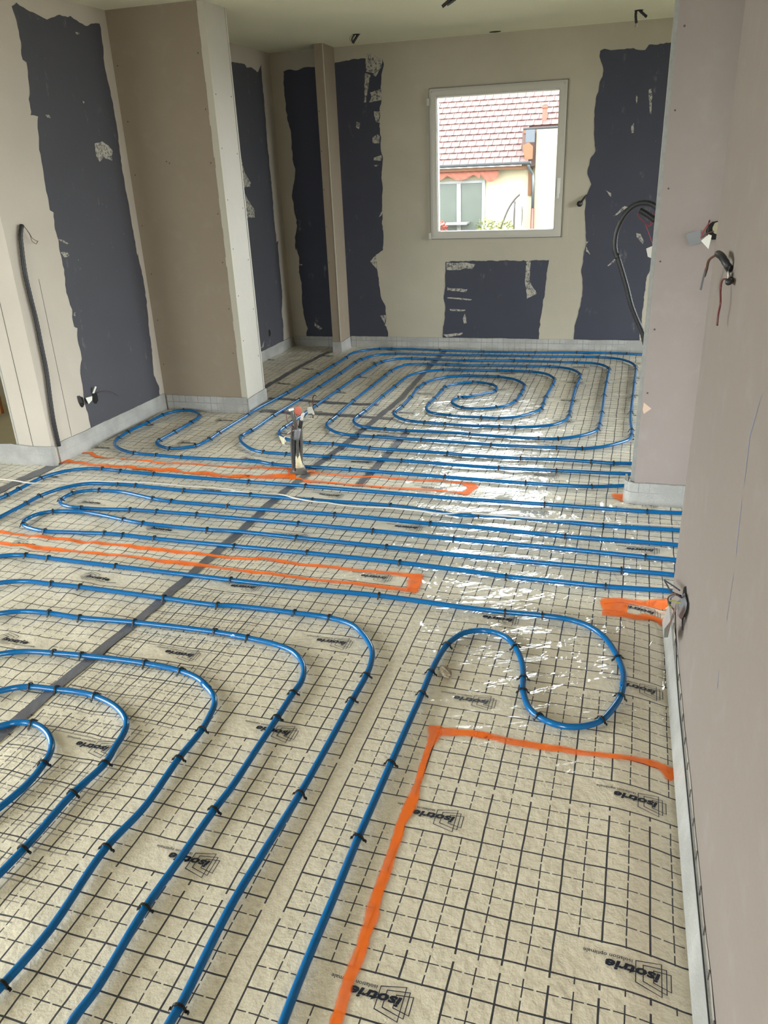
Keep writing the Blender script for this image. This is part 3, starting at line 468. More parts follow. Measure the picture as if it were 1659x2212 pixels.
def make_film(name, under=None):
    t = NT(name)
    oc = t.objco()
    wp = t.pos()
    X, Y, Z = t.xyz(wp)
    # slight waviness of the loosely laid film
    nw = t.n('ShaderNodeTexNoise')
    nw.inputs['Scale'].default_value = 6.5
    nw.inputs['Detail'].default_value = 2
    t.l(wp, nw.inputs['Vector'])
    sub = t.n('ShaderNodeVectorMath', operation='SUBTRACT')
    t.l(nw.outputs['Color'], sub.inputs[0])
    sub.inputs[1].default_value = (.5, .5, .5)
    amp = t.math('ADD', .06, t.math('MULTIPLY', t.step(X, -.6, -2.2), .30))
    amp = t.math('ADD', amp, t.math('MULTIPLY', t.step(Y, 2.0, 4.0), .07))
    scl = t.n('ShaderNodeVectorMath', operation='SCALE')
    t.l(sub.outputs[0], scl.inputs[0])
    t.l(amp, scl.inputs['Scale'])
    add = t.n('ShaderNodeVectorMath', operation='ADD')
    t.l(oc, add.inputs[0])
    t.l(scl.outputs[0], add.inputs[1])
    g = t.n('ShaderNodeGroup', node_tree=PG)
    t.l(add.outputs[0], g.inputs[0])
    ink = g.outputs[0]
    # the sprayed beige foam seen through the film
    a = t.noise(wp, 5, 4)
    b = t.noise(wp, 60, 4, .65)
    foam = t.mix(a, srgb(216, 205, 183), srgb(230, 220, 200))
    foam = t.mix(t.math('MULTIPLY', t.step(b, .45, .7), .35), foam, srgb(182, 171, 148))
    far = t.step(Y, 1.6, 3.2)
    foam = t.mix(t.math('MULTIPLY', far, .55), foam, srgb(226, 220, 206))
    if under:
        ad = t.n('ShaderNodeVectorMath', operation='ADD')
        t.l(add.outputs[0], ad.inputs[0])
        ad.inputs[1].default_value = (.33, .14, 0)
        g2 = t.n('ShaderNodeGroup', node_tree=PG)
        t.l(ad.outputs[0], g2.inputs[0])
        ox = t.xyz(oc)[0]
        msk = t.math('MULTIPLY', t.math('LESS_THAN', ox, under), t.math('LESS_THAN', t.xyz(oc)[1], 12.5))
        foam = t.mix(t.math('MULTIPLY', t.math('MULTIPLY', g2.outputs[0], msk), .62), foam, srgb(60, 62, 72))
    col = t.mix(t.math('MULTIPLY', ink, .96), foam, srgb(18, 26, 44))
    # wrinkles of the clear film: soft waves, plus sharp creases that run slantwise
    def stretched(rot, along, across):
        mp = t.n('ShaderNodeMapping', vector_type='TEXTURE')
        mp.inputs['Rotation'].default_value = (0, 0, rot)
        mp.inputs['Scale'].default_value = (along, across, 1)
        t.l(wp, mp.inputs[0])
        return mp.outputs[0]
    w1 = t.noise(stretched(.5, .34, .10), 1.0, 3, .5, .6)
    w2 = t.noise(wp, 9, 3, .55)
    c1 = t.math('ABSOLUTE', t.math('SUBTRACT', t.noise(stretched(.42, .9, .11), 1.0, 2, .5, 1.0), .5))
    c2 = t.math('ABSOLUTE', t.math('SUBTRACT', t.noise(stretched(1.25, .45, .10), 1.0, 2, .5, .8), .5))
    loose = t.math('MULTIPLY', t.step(Y, 1.5, 2.2), t.step(X, -1.9, -1.1))
    patch = t.step(t.noise(wp, 2.2, 2), .40, .62)
    crease = t.math('ADD', t.step(c1, .05, .0), t.math('MULTIPLY', t.step(c2, .035, .0), .7))
    crease = t.math('MULTIPLY', crease, t.math('MULTIPLY', loose, patch))
    c3 = t.math('ABSOLUTE', t.math('SUBTRACT', t.noise(stretched(1.75, .7, .13), 1.0, 1, .5, .5), .5))
    edge_zone = t.math('MULTIPLY', t.step(X, -.22, .0), t.math('MULTIPLY', t.step(Y, 1.9, 2.3), t.step(Y, 3.9, 3.5)))
    crease = t.math('ADD', crease, t.math('MULTIPLY', t.step(c3, .07, .0), t.math('MULTIPLY', edge_zone, 2.2)))
    hgt = t.math('ADD', t.math('MULTIPLY', w1, 1.5), t.math('MULTIPLY', w2, 1.0))
    cn = t.bump(hgt, .009, t.math('ADD', .3, t.math('MULTIPLY', loose, .7)))
    cn = t.bump(crease, .0035, 1.0, cn)
    bn = t.bump(t.noise(wp, 45, 4, .6), .006, .6)
    rough = t.math('SUBTRACT', .34, t.math('MULTIPLY', loose, .22))
    t.principled(Base_Color=col, Roughness=.6, Specular_IOR_Level=.2, Normal=bn, Coat_Weight=1.0, Coat_Roughness=rough, Coat_IOR=1.5, Coat_Normal=cn)
    return t.m


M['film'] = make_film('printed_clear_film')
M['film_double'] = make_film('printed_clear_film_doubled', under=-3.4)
M['ink'] = plain('print_ink', srgb(18, 26, 44), .45, .1, 30)


def make_paint():
    t = NT('orange_marking_paint')
    uv = t.n('ShaderNodeUVMap')
    u, v, _ = t.xyz(uv.outputs[0])
    p = t.pos()
    n = t.noise(p, 55, 4, .6)
    big = t.noise(p, 9, 2)
    e = t.math('ABSOLUTE', v)
    e = t.math('ADD', e, t.math('MULTIPLY', t.math('SUBTRACT', n, .5), .42))
    a = t.step(e, 1.0, .5)
    a = t.math('MULTIPLY', a, t.math('ADD', .70, t.math('MULTIPLY', t.step(big, .38, .58), .2)))
    d = t.n('ShaderNodeBsdfPrincipled')
    c = t.mix(big, srgb(255, 108, 0), srgb(255, 124, 10))
    t.l(c, d.inputs['Base Color'])
    d.inputs['Roughness'].default_value = .7
    tr = t.n('ShaderNodeBsdfTransparent')
    mx = t.n('ShaderNodeMixShader')
    t.l(a, mx.inputs[0])
    t.l(tr.outputs[0], mx.inputs[1])
    t.l(d.outputs[0], mx.inputs[2])
    t.l(mx.outputs[0], t.out.inputs[0])
    return t.m


def make_glass():
    t = NT('window_glass')
    fr = t.n('ShaderNodeFresnel')
    fr.inputs[0].default_value = 1.45
    tr = t.n('ShaderNodeBsdfTransparent')
    tr.inputs[0].default_value = (.95, .97, .96, 1)
    gl = t.n('ShaderNodeBsdfGlossy')
    gl.inputs['Roughness'].default_value = .02
    mx = t.n('ShaderNodeMixShader')
    t.l(fr.outputs[0], mx.inputs[0])
    t.l(tr.outputs[0], mx.inputs[1])
    t.l(gl.outputs[0], mx.inputs[2])
    t.l(mx.outputs[0], t.out.inputs[0])
    return t.m


def make_edge_foam(name, k):
    """White translucent edge strip; the film turned up behind it shows its grid faintly."""
    t = NT(name)
    p = t.pos()
    uv = t.n('ShaderNodeUVMap')
    g = t.n('ShaderNodeGroup', node_tree=PG)
    wob = t.n('ShaderNodeVectorMath', operation='ADD')
    t.l(uv.outputs[0], wob.inputs[0])
    wob.inputs[1].default_value = (0, 0, 0)
    t.l(wob.outputs[0], g.inputs[0])
    sp = t.noise(p, 170, 3, .6)
    big = t.noise(p, 7, 3)
    c = t.mix(t.step(big, .3, .7), srgb(164, 163, 160), srgb(188, 187, 184))
    c = t.mix(t.math('MULTIPLY', t.step(sp, .5, .8), .2), c, (1, 1, 1, 1))
    c = t.mix(t.math('MULTIPLY', t.math('MULTIPLY', g.outputs[0], t.step(big, .34, .56)), k), c, srgb(70, 74, 86))
    pr = t.principled(Base_Color=c, Roughness=.35, Normal=t.bump(sp, .002))
    tr = t.n('ShaderNodeBsdfTransparent')
    mx = t.n('ShaderNodeMixShader')
    mx.inputs[0].default_value = .84
    t.l(tr.outputs[0], mx.inputs[1])
    t.l(pr.outputs[0], mx.inputs[2])
    t.l(mx.outputs[0], t.out.inputs[0])
    return t.m


M['paint'] = make_paint()
M['glass'] = make_glass()
M['edge'] = make_edge_foam('white_edge_foam', .10)
M['edge_print'] = make_edge_foam('white_edge_foam_over_print', .5)


def add_uv(me, uvs):
    l = me.uv_layers.new(name='UVMap')
    for lp in me.loops:
        l.data[lp.index].uv = uvs[lp.vertex_index]


# ================================================================ the room
YF, YP, XN, ZC = 7.12, 3.70, .275, 2.486
XL = lambda y: -3.150 + .045 * (y - 3.70)


def struct(o, label=None):
    o['kind'] = 'structure'
    if label:
        o['label'] = label
    return o


def slab_wall(name, mat, axis, pos, thick, u0, u1, z0, z1, holes=()):
    """A wall slab with its own openings, one closed mesh. axis 'y': plane y=pos .. pos+thick over x; axis 'x' over y."""
    us = sorted({u0, u1} | {h[0] for h in holes} | {h[1] for h in holes})
    zs = sorted({z0, z1} | {h[2] for h in holes} | {h[3] for h in holes})
    solid = lambda i, j: 0 <= i < len(us) - 1 and 0 <= j < len(zs) - 1 and not any(
        h[0] - 1e-6 <= us[i] and us[i + 1] <= h[1] + 1e-6 and h[2] - 1e-6 <= zs[j] and zs[j + 1] <= h[3] + 1e-6 for h in holes)
    V, F, ix = [], [], {}

    def v(i, j, k):
        if (i, j, k) not in ix:
            d = pos + k * thick
            V.append((us[i], d, zs[j]) if axis == 'y' else (d, us[i], zs[j]))
            ix[(i, j, k)] = len(V) - 1
        return ix[(i, j, k)]
    for i in range(len(us) - 1):
        for j in range(len(zs) - 1):
            if not solid(i, j):
                continue
            F.append((v(i, j, 0), v(i + 1, j, 0), v(i + 1, j + 1, 0), v(i, j + 1, 0)))
            F.append((v(i, j, 1), v(i, j + 1, 1), v(i + 1, j + 1, 1), v(i + 1, j, 1)))
            for di, dj, a, b in ((-1, 0, (i, j), (i, j + 1)), (1, 0, (i + 1, j), (i + 1, j + 1)), (0, -1, (i, j), (i + 1, j)), (0, 1, (i, j + 1), (i + 1, j + 1))):
                if not solid(i + di, j + dj):
                    F.append((v(*a, 0), v(*b, 0), v(*b, 1), v(*a, 1)))
    bm = bmesh.new()
    me = mesh(name, V, F)
    bm.from_mesh(me)
    bmesh.ops.recalc_face_normals(bm, faces=bm.faces[:])
    bm.to_mesh(me)
    bm.free()
    return struct(obj(name, me, mat))


def box_obj(name, mat, a, b, parent=None, bev=0.0):
    mb = MB()
    mb.box(a, b, bev)
    return mb.build(name, mat, parent)


floor = struct(box_obj('floor', plain('sprayed_foam', srgb(200, 192, 164), .9, .1, 10), (-6, -3.5, -.14), (3.8, 7.3, -.045)), 'floor of sprayed beige insulation under clear printed film')
struct(box_obj('ceiling', M['ceiling'], (-6, -3.5, ZC), (3.8, 7.3, ZC + .12)))
WIN = (-1.600, -.490, .966, 2.124)
wall_far = slab_wall('wall_far', M['plaster_far'], 'y', YF, .2, -6, 3.8, -.12, ZC, [WIN])
wall_far['label'] = 'far wall with white joint bands, blue-grey bare board and one window'
slab_wall('wall_right_outer', M['paint_wall'], 'x', 3.6, .2, -3.5, YF, -.12, ZC, [(4.2, 6.8, .02, 2.2), (1.5, 3.3, .02, 2.2)])
slab_wall('wall_left_outer', M['plaster'], 'x', -5.8, .2, -3.5, YF, -.12, ZC, [(-2.0, 2.8, .02, 2.3)])
slab_wall('wall_rear', M['plaster'], 'y', -3.5, .2, -5.6, 3.6, -.12, ZC, [(-5.5, -3.9, .02, 2.3), (-1.2, .2, .02, 2.3)])  # rear openings added to let in more daylight
slab_wall('wall_back_room', M['room_wall'], 'y', 5.15, .12, -5.6, -3.45, -.12, ZC)
# left wall, slightly out of square
V = []
for z in (-.12, ZC):
    for (x, y) in ((XL(3.68), 3.68), (XL(YF), YF), (XL(YF) - .25, YF), (XL(3.68) - .245, 3.68)):
        V.append((x, y, z))
wall_left = struct(obj('wall_left', mesh('wall_left', V, [(0, 3, 2, 1), (4, 5, 6, 7), (0, 1, 5, 4), (1, 2, 6, 5), (2, 3, 7, 6), (3, 0, 4, 7)]), M['plaster']),
                   'left wall with white joint bands and blue-grey bare board')
wall_right = struct(box_obj('wall_right', M['paint_wall'], (XN, -3.2, -.12), (XN + .1, 2.65, ZC), bev=.004), 'smooth pale wall close on the right')
wall_mid = struct(box_obj('wall_partition', M['partition'], (.152, YP, -.12), (3.6, YP + .013, ZC)), 'pale plasterboard partition on the right with dark screw heads')
box_obj('board_back', M['partition'], (.150, YP + .088, -.12), (3.6, YP + .101, ZC), wall_mid)
struct(box_obj('trim_1', M['steel'], (.136, YP + .018, -.1), (.156, YP + .086, ZC)), 'grey metal stud edge at the end of the partition')


# left plasterboard box and the thin fin behind it
boxing = struct(box_obj('wall_boxing_left', M['drywall'], (XL(4.88), 4.88, -.1), (-2.453, 5.17, ZC)), 'tall boxed plasterboard pillar on the left')
box_obj('side_board', M['drywall_side'], (-2.453, 4.893, -.1), (-2.44, 5.155, ZC), boxing)
box_obj('back_board', M['drywall_side'], (-2.453, 5.157, -.1), (-2.437, 5.172, ZC), boxing)
jb = MB()
for k in range(40):
    z0, z1 = .1 + k * .0596, .1 + (k + 1) * .0596
    w = .022 + .006 * noise.noise((k * .7, 3, 1))
    jb.add([(-2.46 - w, 4.879, z0), (-2.4385, 4.879, z0), (-2.4385, 4.879, z1), (-2.46 - w, 4.879, z1), (-2.4385, 4.895, z0), (-2.4385, 4.895, z1)],
           [(0, 1, 2, 3), (1, 4, 5, 2)])
jb.build('corner_joint', M['joint'], boxing)
fin = struct(box_obj('wall_fin_back', M['drywall'], (-2.490, 6.845, -.1), (-2.412, YF, ZC)), 'narrow plasterboard fin standing out from the far wall')
box_obj('corner_joint', M['joint'], (-2.416, 6.842, .1), (-2.4095, 6.848, ZC), fin)


def screws(parent, pts):
    ms = None
    for p, nrm in pts:
        if ms is None:
            V, F = tube_data([(0, 0, -.001), (0, 0, .0012)], .0042, 8)
            ms = mesh('screw_head', V, F)
            ms.materials.append(M['screw'])
        o = obj('screw_head', ms, None, parent, p)
        o.rotation_euler = Vector(nrm).to_track_quat('Z', 'Y').to_euler()


fy, sx = (0, -1, 0), (1, 0, 0)
screws(boxing, [((XL(4.88) + .03 + .006 * (k % 3), 4.88, .33 + .31 * k), fy) for k in range(7)] + [((-2.51 + .008 * (k % 2), 4.88, .42 + .3 * k), fy) for k in range(7)]
       + [((-2.44, 4.915, .5 + .3 * k), sx) for k in range(6)] + [((-2.44, 5.125, .35 + .33 * k), sx) for k in range(6)]
       + [((-2.82, 4.88, 1.64), fy), ((-2.80, 4.88, 1.63), fy)])
screws(fin, [((-2.478, 6.845, .8 + .3 * k), fy) for k in range(5)])
screws(wall_mid, [((.172 + .004 * (k % 2), YP, .55 + .29 * k), fy) for k in range(7)])


# bare board patches and plaster smears on the walls
def ragged(pts, amp, step=.02, seed=0):
    out = []
    n = len(pts)
    for i in range(n):
        a, b = Vector(pts[i]), Vector(pts[(i + 1) % n])
        d = (b - a).length
        m = max(1, int(d / step))
        nn = Vector((-(b - a)[1], (b - a)[0])) / (d or 1)
        for k in range(m):
            p = a + (b - a) * (k / m)
            q = noise.noise((p[0] * 14 + seed, p[1] * 14, 0)) + .7 * noise.noise((p[0] * 45, p[1] * 45 + seed, 5))
            out.append(p + nn * q * amp)
    return out


def wall_poly(name, pts, wall, off, mat, parent, amp, th=.0008):
    P = ragged(pts, amp, .02 if amp > .004 else .01, len(pts))
    if wall == 'left':
        at = lambda p, o: (XL(p[0]) + o, p[0], p[1])
    else:
        at = lambda p, o: (p[0], YF - o, p[1])
    n = len(P)
    V = [at(p, off) for p in P] + [at(p, off - th) for p in P]
    F = [tuple(range(n))] + [(i, i + n, (i + 1) % n + n, (i + 1) % n) for i in range(n)]
    me = mesh(name, V, F)
    bm = bmesh.new()
    bm.from_mesh(me)
    bmesh.ops.triangulate(bm, faces=[f for f in bm.faces if len(f.verts) > 4])
    bm.to_mesh(me)
    bm.free()
    return obj(name, me, mat, parent)


for w, par in (('left', wall_left), ('far', wall_far)):
    for P in DATA['board'][w]:
        low = .115 if w == 'far' else .17                    # the boards go on down behind the edge strips
        P = [(u, .004 if v < low else v) for u, v in P]
        wall_poly('bare_board', P, w, .0015, M['board' if w == 'left' else 'board_far'], par, .009)
    for P in DATA['smear'][w]:
        wall_poly('plaster_smear', P, w, .0026, M['smear'], par, .0065)

jl = MB()
jl.box((XL(3.862), 3.861, .12), (XL(3.862) + .0012, 3.8632, 1.05))
jl.build('board_joint', M['screw'], wall_left)
for x, w, m in ((-3.281, .0015, 'screw'), (-3.385, .004, 'steel')):
    box_obj('edge_bead', M[m], (x - w, 3.6788, .1), (x + w, 3.6805, ZC), wall_left)

# fine lines and marks on the near right wall
PEN = [[(1.557, 1.125), (1.612, 1.03), (1.588, .93)], [(1.588, .90), (1.575, .83), (1.56, .79)], [(1.553, .75), (1.549, .64)], [(1.547, .515), (1.541, .495), (1.535, .475)]]
for L in PEN:
    mb = MB()
    for i in range(len(L) - 1):
        w0, w1 = (.0015 if i == 0 else .0055), (.0015 if i == len(L) - 2 else .0055)
        (y0, z0), (y1, z1) = L[i], L[i + 1]
        mb.add([(XN - .0006, y0 - w0, z0), (XN - .0006, y0 + w0, z0), (XN - .0006, y1 + w1, z1), (XN - .0006, y1 - w1, z1)], [(0, 1, 2, 3)])
    mb.build('pencil_line', M['pencil'], wall_right)
tri = mesh('torn_paper_mark', [(.160, YP - .0006, .505), (.196, YP - .0006, .477), (.165, YP - .0006, .450), (.158, YP - .0006, .47)], [(0, 3, 2, 1)])
obj('torn_paper_mark', tri, plain('torn_paper', srgb(206, 178, 160), .9), wall_mid)

# ---------------------------------------------------------------- windows
win = struct(bpy.data.objects.new('window_1', None))
COL.objects.link(win)
win['label'] = 'square white tilt window in the far wall'


def ring_frame(name, x0, x1, z0, z1, w, y0, y1, mat, parent, bev=.004):
    bm = bmesh.new()
    o = [(x0, z0), (x1, z0), (x1, z1), (x0, z1)]
    i = [(x0 + w, z0 + w), (x1 - w, z0 + w), (x1 - w, z1 - w), (x0 + w, z1 - w)]
    vs = {}
    for nm, L in (('o', o), ('i', i)):
        for k, (x, z) in enumerate(L):
            for d, y in ((0, y0), (1, y1)):
                vs[(nm, k, d)] = bm.verts.new((x, y, z))
    for k in range(4):
        q = (k + 1) % 4
        for d in (0, 1):
            bm.faces.new([vs[('o', k, d)], vs[('o', q, d)], vs[('i', q, d)], vs[('i', k, d)]])
        bm.faces.new([vs[('o', k, 0)], vs[('o', q, 0)], vs[('o', q, 1)], vs[('o', k, 1)]])
        bm.faces.new([vs[('i', k, 0)], vs[('i', q, 0)], vs[('i', q, 1)], vs[('i', k, 1)]])
    bmesh.ops.recalc_face_normals(bm, faces=bm.faces[:])
    if bev:
        bmesh.ops.bevel(bm, geom=bm.edges[:], offset=bev, segments=2, affect='EDGES')
    me = bpy.data.meshes.new(name)
    bm.to_mesh(me)
    bm.free()
    return obj(name, me, mat, parent)


ring_frame('casing', -1.638, -.433, .914, 2.178, .04, YF - .004, YF + .03, M['plaster_far'], win, .002)
ring_frame('shadow_gap', -1.607, -.483, .958, 2.132, .006, YF - .007, YF + .03, M['screw'], win, 0)  # dark ring put in as the shadow line round the frame
ring_frame('frame', -1.603, -.487, .962, 2.128, .03, YF - .02, YF + .10, M['frame'], win)
sash = ring_frame('sash', -1.588, -.502, .977, 2.113, .046, YF - .034, YF + .04, M['frame'], win, .006)
ring_frame('glazing_bead', -1.546, -.540, 1.013, 2.070, .010, YF - .01, YF + .05, M['frame_edge'], sash, .002)
box_obj('pane', M['glass'], (-1.54, YF + .025, 1.02), (-.545, YF + .029, 2.063), win)
hd = MB()
hd.box((-.534, YF - .046, 1.30), (-.508, YF - .034, 1.42), .004)
hd.box((-.528, YF - .068, 1.372), (-.514, YF - .044, 1.392), .003)
hd.box((-.530, YF - .076, 1.265), (-.512, YF - .060, 1.395), .005)
hd.build('handle', M['frame_edge'], win)
for z in (.985, 2.03):
    box_obj('hinge', M['frame'], (-1.622, YF - .030, z - .025), (-1.598, YF - .004, z + .03), win, .003)


def glazed_door(name, x, y0, y1, n, label, zt=2.2, rear=False):
    w = struct(bpy.data.objects.new(name, None), label)
    COL.objects.link(w)
    s = (y1 - y0) / n
    for k in range(n):
        fr = MB()
        a, b = y0 + k * s, y0 + (k + 1) * s
        sw = (lambda v: (v[1], v[0], v[2])) if rear else (lambda v: v)
        for (p, q, r, t) in ((a, b, .02, .09), (a, b, zt - .07, zt), (a, a + .06, .09, zt - .07), (b - .06, b, .09, zt - .07)):
            fr.box(sw((x - .03, p, r)), sw((x + .03, q, t)), .004)
        f = fr.build('frame', M['frame'], w)
        box_obj('pane', M['glass'], sw((x - .003, a + .05, .08)), sw((x + .003, b - .05, zt - .06)), f)


glazed_door('window_2', -5.7, -2.0, 2.8, 4, 'glazed doors in the outer left wall', 2.3)
glazed_door('added_window_5', -3.4, -5.5, -3.9, 1, 'glazed door added for daylight in the rear wall, at the left', 2.3, True)  # this rear door and the next are added to brighten the room
glazed_door('added_window_6', -3.4, -1.2, .2, 1, 'glazed door added for daylight in the rear wall behind the photographer', 2.3, True)
glazed_door('window_3', 3.7, 4.2, 6.8, 2, 'glazed doors in the outer right wall behind the partition')
glazed_door('window_4', 3.7, 1.5, 3.3, 2, 'glazed doors in the outer right wall beyond the passage')

# ================================================================ floor film
GR = DATA['sheet']['R'][0]
GO = Vector((DATA['sheet']['o'][0], DATA['sheet']['o'][1]))
CG, SG = math.cos(GR), math.sin(GR)


def g2w(x, y):
    return (GO[0] + .1 * (CG * x + SG * y), GO[1] + .1 * (-SG * x + CG * y))


def film_z(x, y):
    """How the film lies on the sprayed foam, always a little below the pipes."""
    a = .35 + 1.0 * max(0, min(1, (-.9 - x) / 1.2)) + .35 * max(0, min(1, (y - 2.2) / 1.5))
    dip = .026 * max(0, min(1, (x - .10) / .15)) ** 1.5 if y < 2.75 else 0
    h = noise.noise((x * 8, y * 8, 1.3)) * .0050 + noise.noise((x * 17, y * 17, 4.1)) * .0026
    return max(-.0135, min(-.0006, -.0046 + a * h)) - dip


def film(name, gx0, gx1, gy0, gy1, ox, oy, rot, mat, label, dz=0.0):
    """One sheet; its own coordinates are print decimetres (rot: laid the other way round)."""
    s = -1 if rot else 1
    nx, ny = round((gx1 - gx0) / .22), round((gy1 - gy0) / .22)
    V, F = [], []
    for j in range(ny + 1):
        for i in range(nx + 1):
            gx, gy = gx0 + (gx1 - gx0) * i / nx, gy0 + (gy1 - gy0) * j / ny
            w = g2w(gx, gy)
            V.append((s * (gx - ox), s * (gy - oy), (film_z(*w) + dz) * 10))
    for j in range(ny):
        for i in range(nx):
            a = j * (nx + 1) + i
            F.append((a, a + 1, a + nx + 2, a + nx + 1))
    o = obj(name, mesh(name, V, F, True), mat, floor)
    w = g2w(ox, oy)
    o.matrix_world = Matrix.Translation((w[0], w[1], 0)) @ Matrix.Rotation(-GR + (math.pi if rot else 0), 4, 'Z') @ Matrix.Scale(.1, 4)
    o['label'] = label
    return o


def text_mesh(s, size, shear, offset):
    cu = bpy.data.curves.new('lettering', 'FONT')
    cu.body = s
    cu.size = size
    cu.shear = shear
    cu.offset = offset
    cu.resolution_u = 2
    cu.align_x = 'LEFT'
    t = bpy.data.objects.new('lettering', cu)
    COL.objects.link(t)
    dg = bpy.context.evaluated_depsgraph_get()
    me = bpy.data.meshes.new_from_object(t.evaluated_get(dg))
    V = [v.co.copy() for v in me.vertices]
    F = [tuple(p.vertices) for p in me.polygons]
    bpy.data.objects.remove(t)
    bpy.data.curves.remove(cu)
    bpy.data.meshes.remove(me)
    x0, x1 = min(v.x for v in V), max(v.x for v in V)
    return V, F, x0, x1


def logo_data():
    """The film maker's mark: three overlapping slanted frames, the name over them, the small line below. Decimetres, cell centre at 0,0."""
    V, F = [], []

    def put(v, f):
        n = len(V)
        V.extend(v)
        F.extend([tuple(i + n for i in q) for q in f])
    # frames (upright view)
    Q = [[(-.73, -.40), (-.19, -.26), (-.19, .25), (-.73, .36)], [(-.83, -.31), (-.34, -.19), (-.34, .20), (-.83, .27)], [(-.92, -.22), (-.55, -.145), (-.55, .15), (-.92, .19)]]
    for q in Q:
        cx, cy = sum(p[0] for p in q) / 4, sum(p[1] for p in q) / 4
        t = .019
        inn = [(x - t * (1 if x > cx else -1), y - t * (1 if y > cy else -1)) for x, y in q]
        put([(x, -y) for x, y in q] + [(x, -y) for x, y in inn], [(i, (i + 1) % 4, (i + 1) % 4 + 4, i + 4) for i in range(4)])
    for s, size, sh, off, tx0, tx1, by in (('isotrie', .30, .22, .012, -.70, .42, -.10), ('isolation optimale', .13, 0.0, .0015, -.13, .88, -.235)):
        v, f, a, b = text_mesh(s, size, sh, off)
        k = (tx1 - tx0) / (b - a)
        put([((p.x - a) * k + tx0, p.y * (1.0 if size > .2 else .95) + by) for p in v], f)
    return V, F


LV, LF = logo_data()
FRAME = cam.matrix_world.inverted()


def in_view(x, y):
    p = FRAME @ Vector((x, y, 0))
    if p.z > -.2:
        return False
    f = cam_d.lens / 36.0
    return abs(p.x / -p.z * f) < .42 and abs(p.y / -p.z * f) < .56


def logos(sheet, ox, oy, rot, gx0, gx1, gy0, gy1, mat=None, dz=0.0):
    s = -1 if rot else 1
    for cx in (-.5, -5.5):
        for k in range(-16, 18):
            cy = (-.5 if cx == -.5 else -2.5) + 5 * k
            gx, gy = ox + s * cx, oy + s * cy
            if not (gx0 + .6 < gx < gx1 - .6 and gy0 < gy < gy1):
                continue
            w = g2w(gx, gy)
            if not in_view(*w) or w[1] > 7.0 or (w[0] > .2 and w[1] < 2.6 and w[0] > .33):
                continue
            V = []
            for (x, y) in LV:                       # printed upside down on every sheet
                px, py = cx - x, cy - y
                q = g2w(ox + s * px, oy + s * py)
                V.append((px, py, (film_z(*q) + .0026 + dz) * 10))
            obj('printed_mark', mesh('printed_mark', V, LF), M['ink'], sheet)


SH = [('insulation_film', -8.3, 3.5, -30, 53.4, 0, 0, False, M['film'], 'right-hand sheet of printed clear film, under the open loop', 0.0),
      ('insulation_film', -18.7, -8.3, -30, 53.4, -10.5, .08, False, M['film_double'], 'second sheet of printed clear film, between the clear seam and the grey tape', 0.0),
      ('insulation_film', -24.95, -18.7, -30, 53.4, -22.7, 1.41, True, M['film'], 'third sheet of printed clear film, left of the long grey tape', 0.0),
      ('insulation_film', -35.4, -24.95, -30, 53.4, -33.2, 6.5, True, M['film'], 'leftmost sheet of printed clear film by the left wall', 0.0),
      ('insulation_film', -45.9, -35.4, -30, 21, -43.7, 4.2, True, M['film'], 'sheet of printed clear film before the dark doorway', 0.0),
      ('insulation_film', -57, -45.9, -30, 21, -54.2, 2.2, True, M['film'], 'sheet of printed clear film along the outer left wall', 0.0)]
for (nm, a, b, c, d, ox, oy, rot, mat, lab, dz) in SH:
    o = film(nm, a, b, c, d, ox, oy, rot, mat, lab, dz)
    logos(o, ox, oy, rot, a, b, c, d)


def resample(P, step):
    P = [Vector(p) for p in P]
    out = []
    for i in range(len(P) - 1):
        n = max(1, int((P[i + 1] - P[i]).length / step))
        for k in range(n):
            out.append(P[i] + (P[i + 1] - P[i]) * (k / n))
    out.append(P[-1])
    return out


def ribbon(name, P, W, mat, dz, jit=0.0, uv=True):
    """A flat band following the film's surface; W half widths."""
    V, F, U = [], [], []
    m = len(P)
    cols = (-1, -.5, 0, .5, 1)
    run = 0
    for i in range(m):
        t = (Vector(P[min(i + 1, m - 1)]) - Vector(P[max(i - 1, 0)])).normalized()
        nn = Vector((-t.y, t.x))
        if i:
            run += (Vector(P[i]) - Vector(P[i - 1])).length
        for c in cols:
            j = jit * noise.noise((P[i][0] * 30, P[i][1] * 30, c * 3)) if abs(c) == 1 else 0
            q = Vector(P[i]) + nn * (W[i] + j) * c
            V.append((q.x, q.y, film_z(q.x, q.y) + dz))
            U.append((run, c))
    k = len(cols)
    for i in range(m - 1):
        for c in range(k - 1):
            F.append((i * k + c, i * k + c + 1, (i + 1) * k + c + 1, (i + 1) * k + c))
    me = mesh(name, V, F, True)
    add_uv(me, U)
    return obj(name, me, mat, floor)


for P, w in DATA['tape']:
    p = resample([Vector(q) for q in P], .04)
    ribbon('joint_tape', p, [w / 2] * len(p), M['tape'], .0028, .003)
for S in DATA['paint']:
    P3 = [Vector((a, b, c)) for a, b, c in S]
    if len(P3) > 2:
        D3 = spline(P3, .012)
    else:
        D3 = resample(P3, .01)
    # soft ends
    a = D3[0] + (D3[0] - D3[1]).normalized() * .012
    b = D3[-1] + (D3[-1] - D3[-2]).normalized() * .012
    D3 = [a] + D3 + [b]
    W = [max(.006, max(d.z, .022) * .5 * 1.15) for d in D3]
    ribbon('paint_line', [(d.x, d.y) for d in D3], W, M['paint'], .0034, .003)

# ================================================================ heating pipes
PR = .0099
PZ = PR + .0002


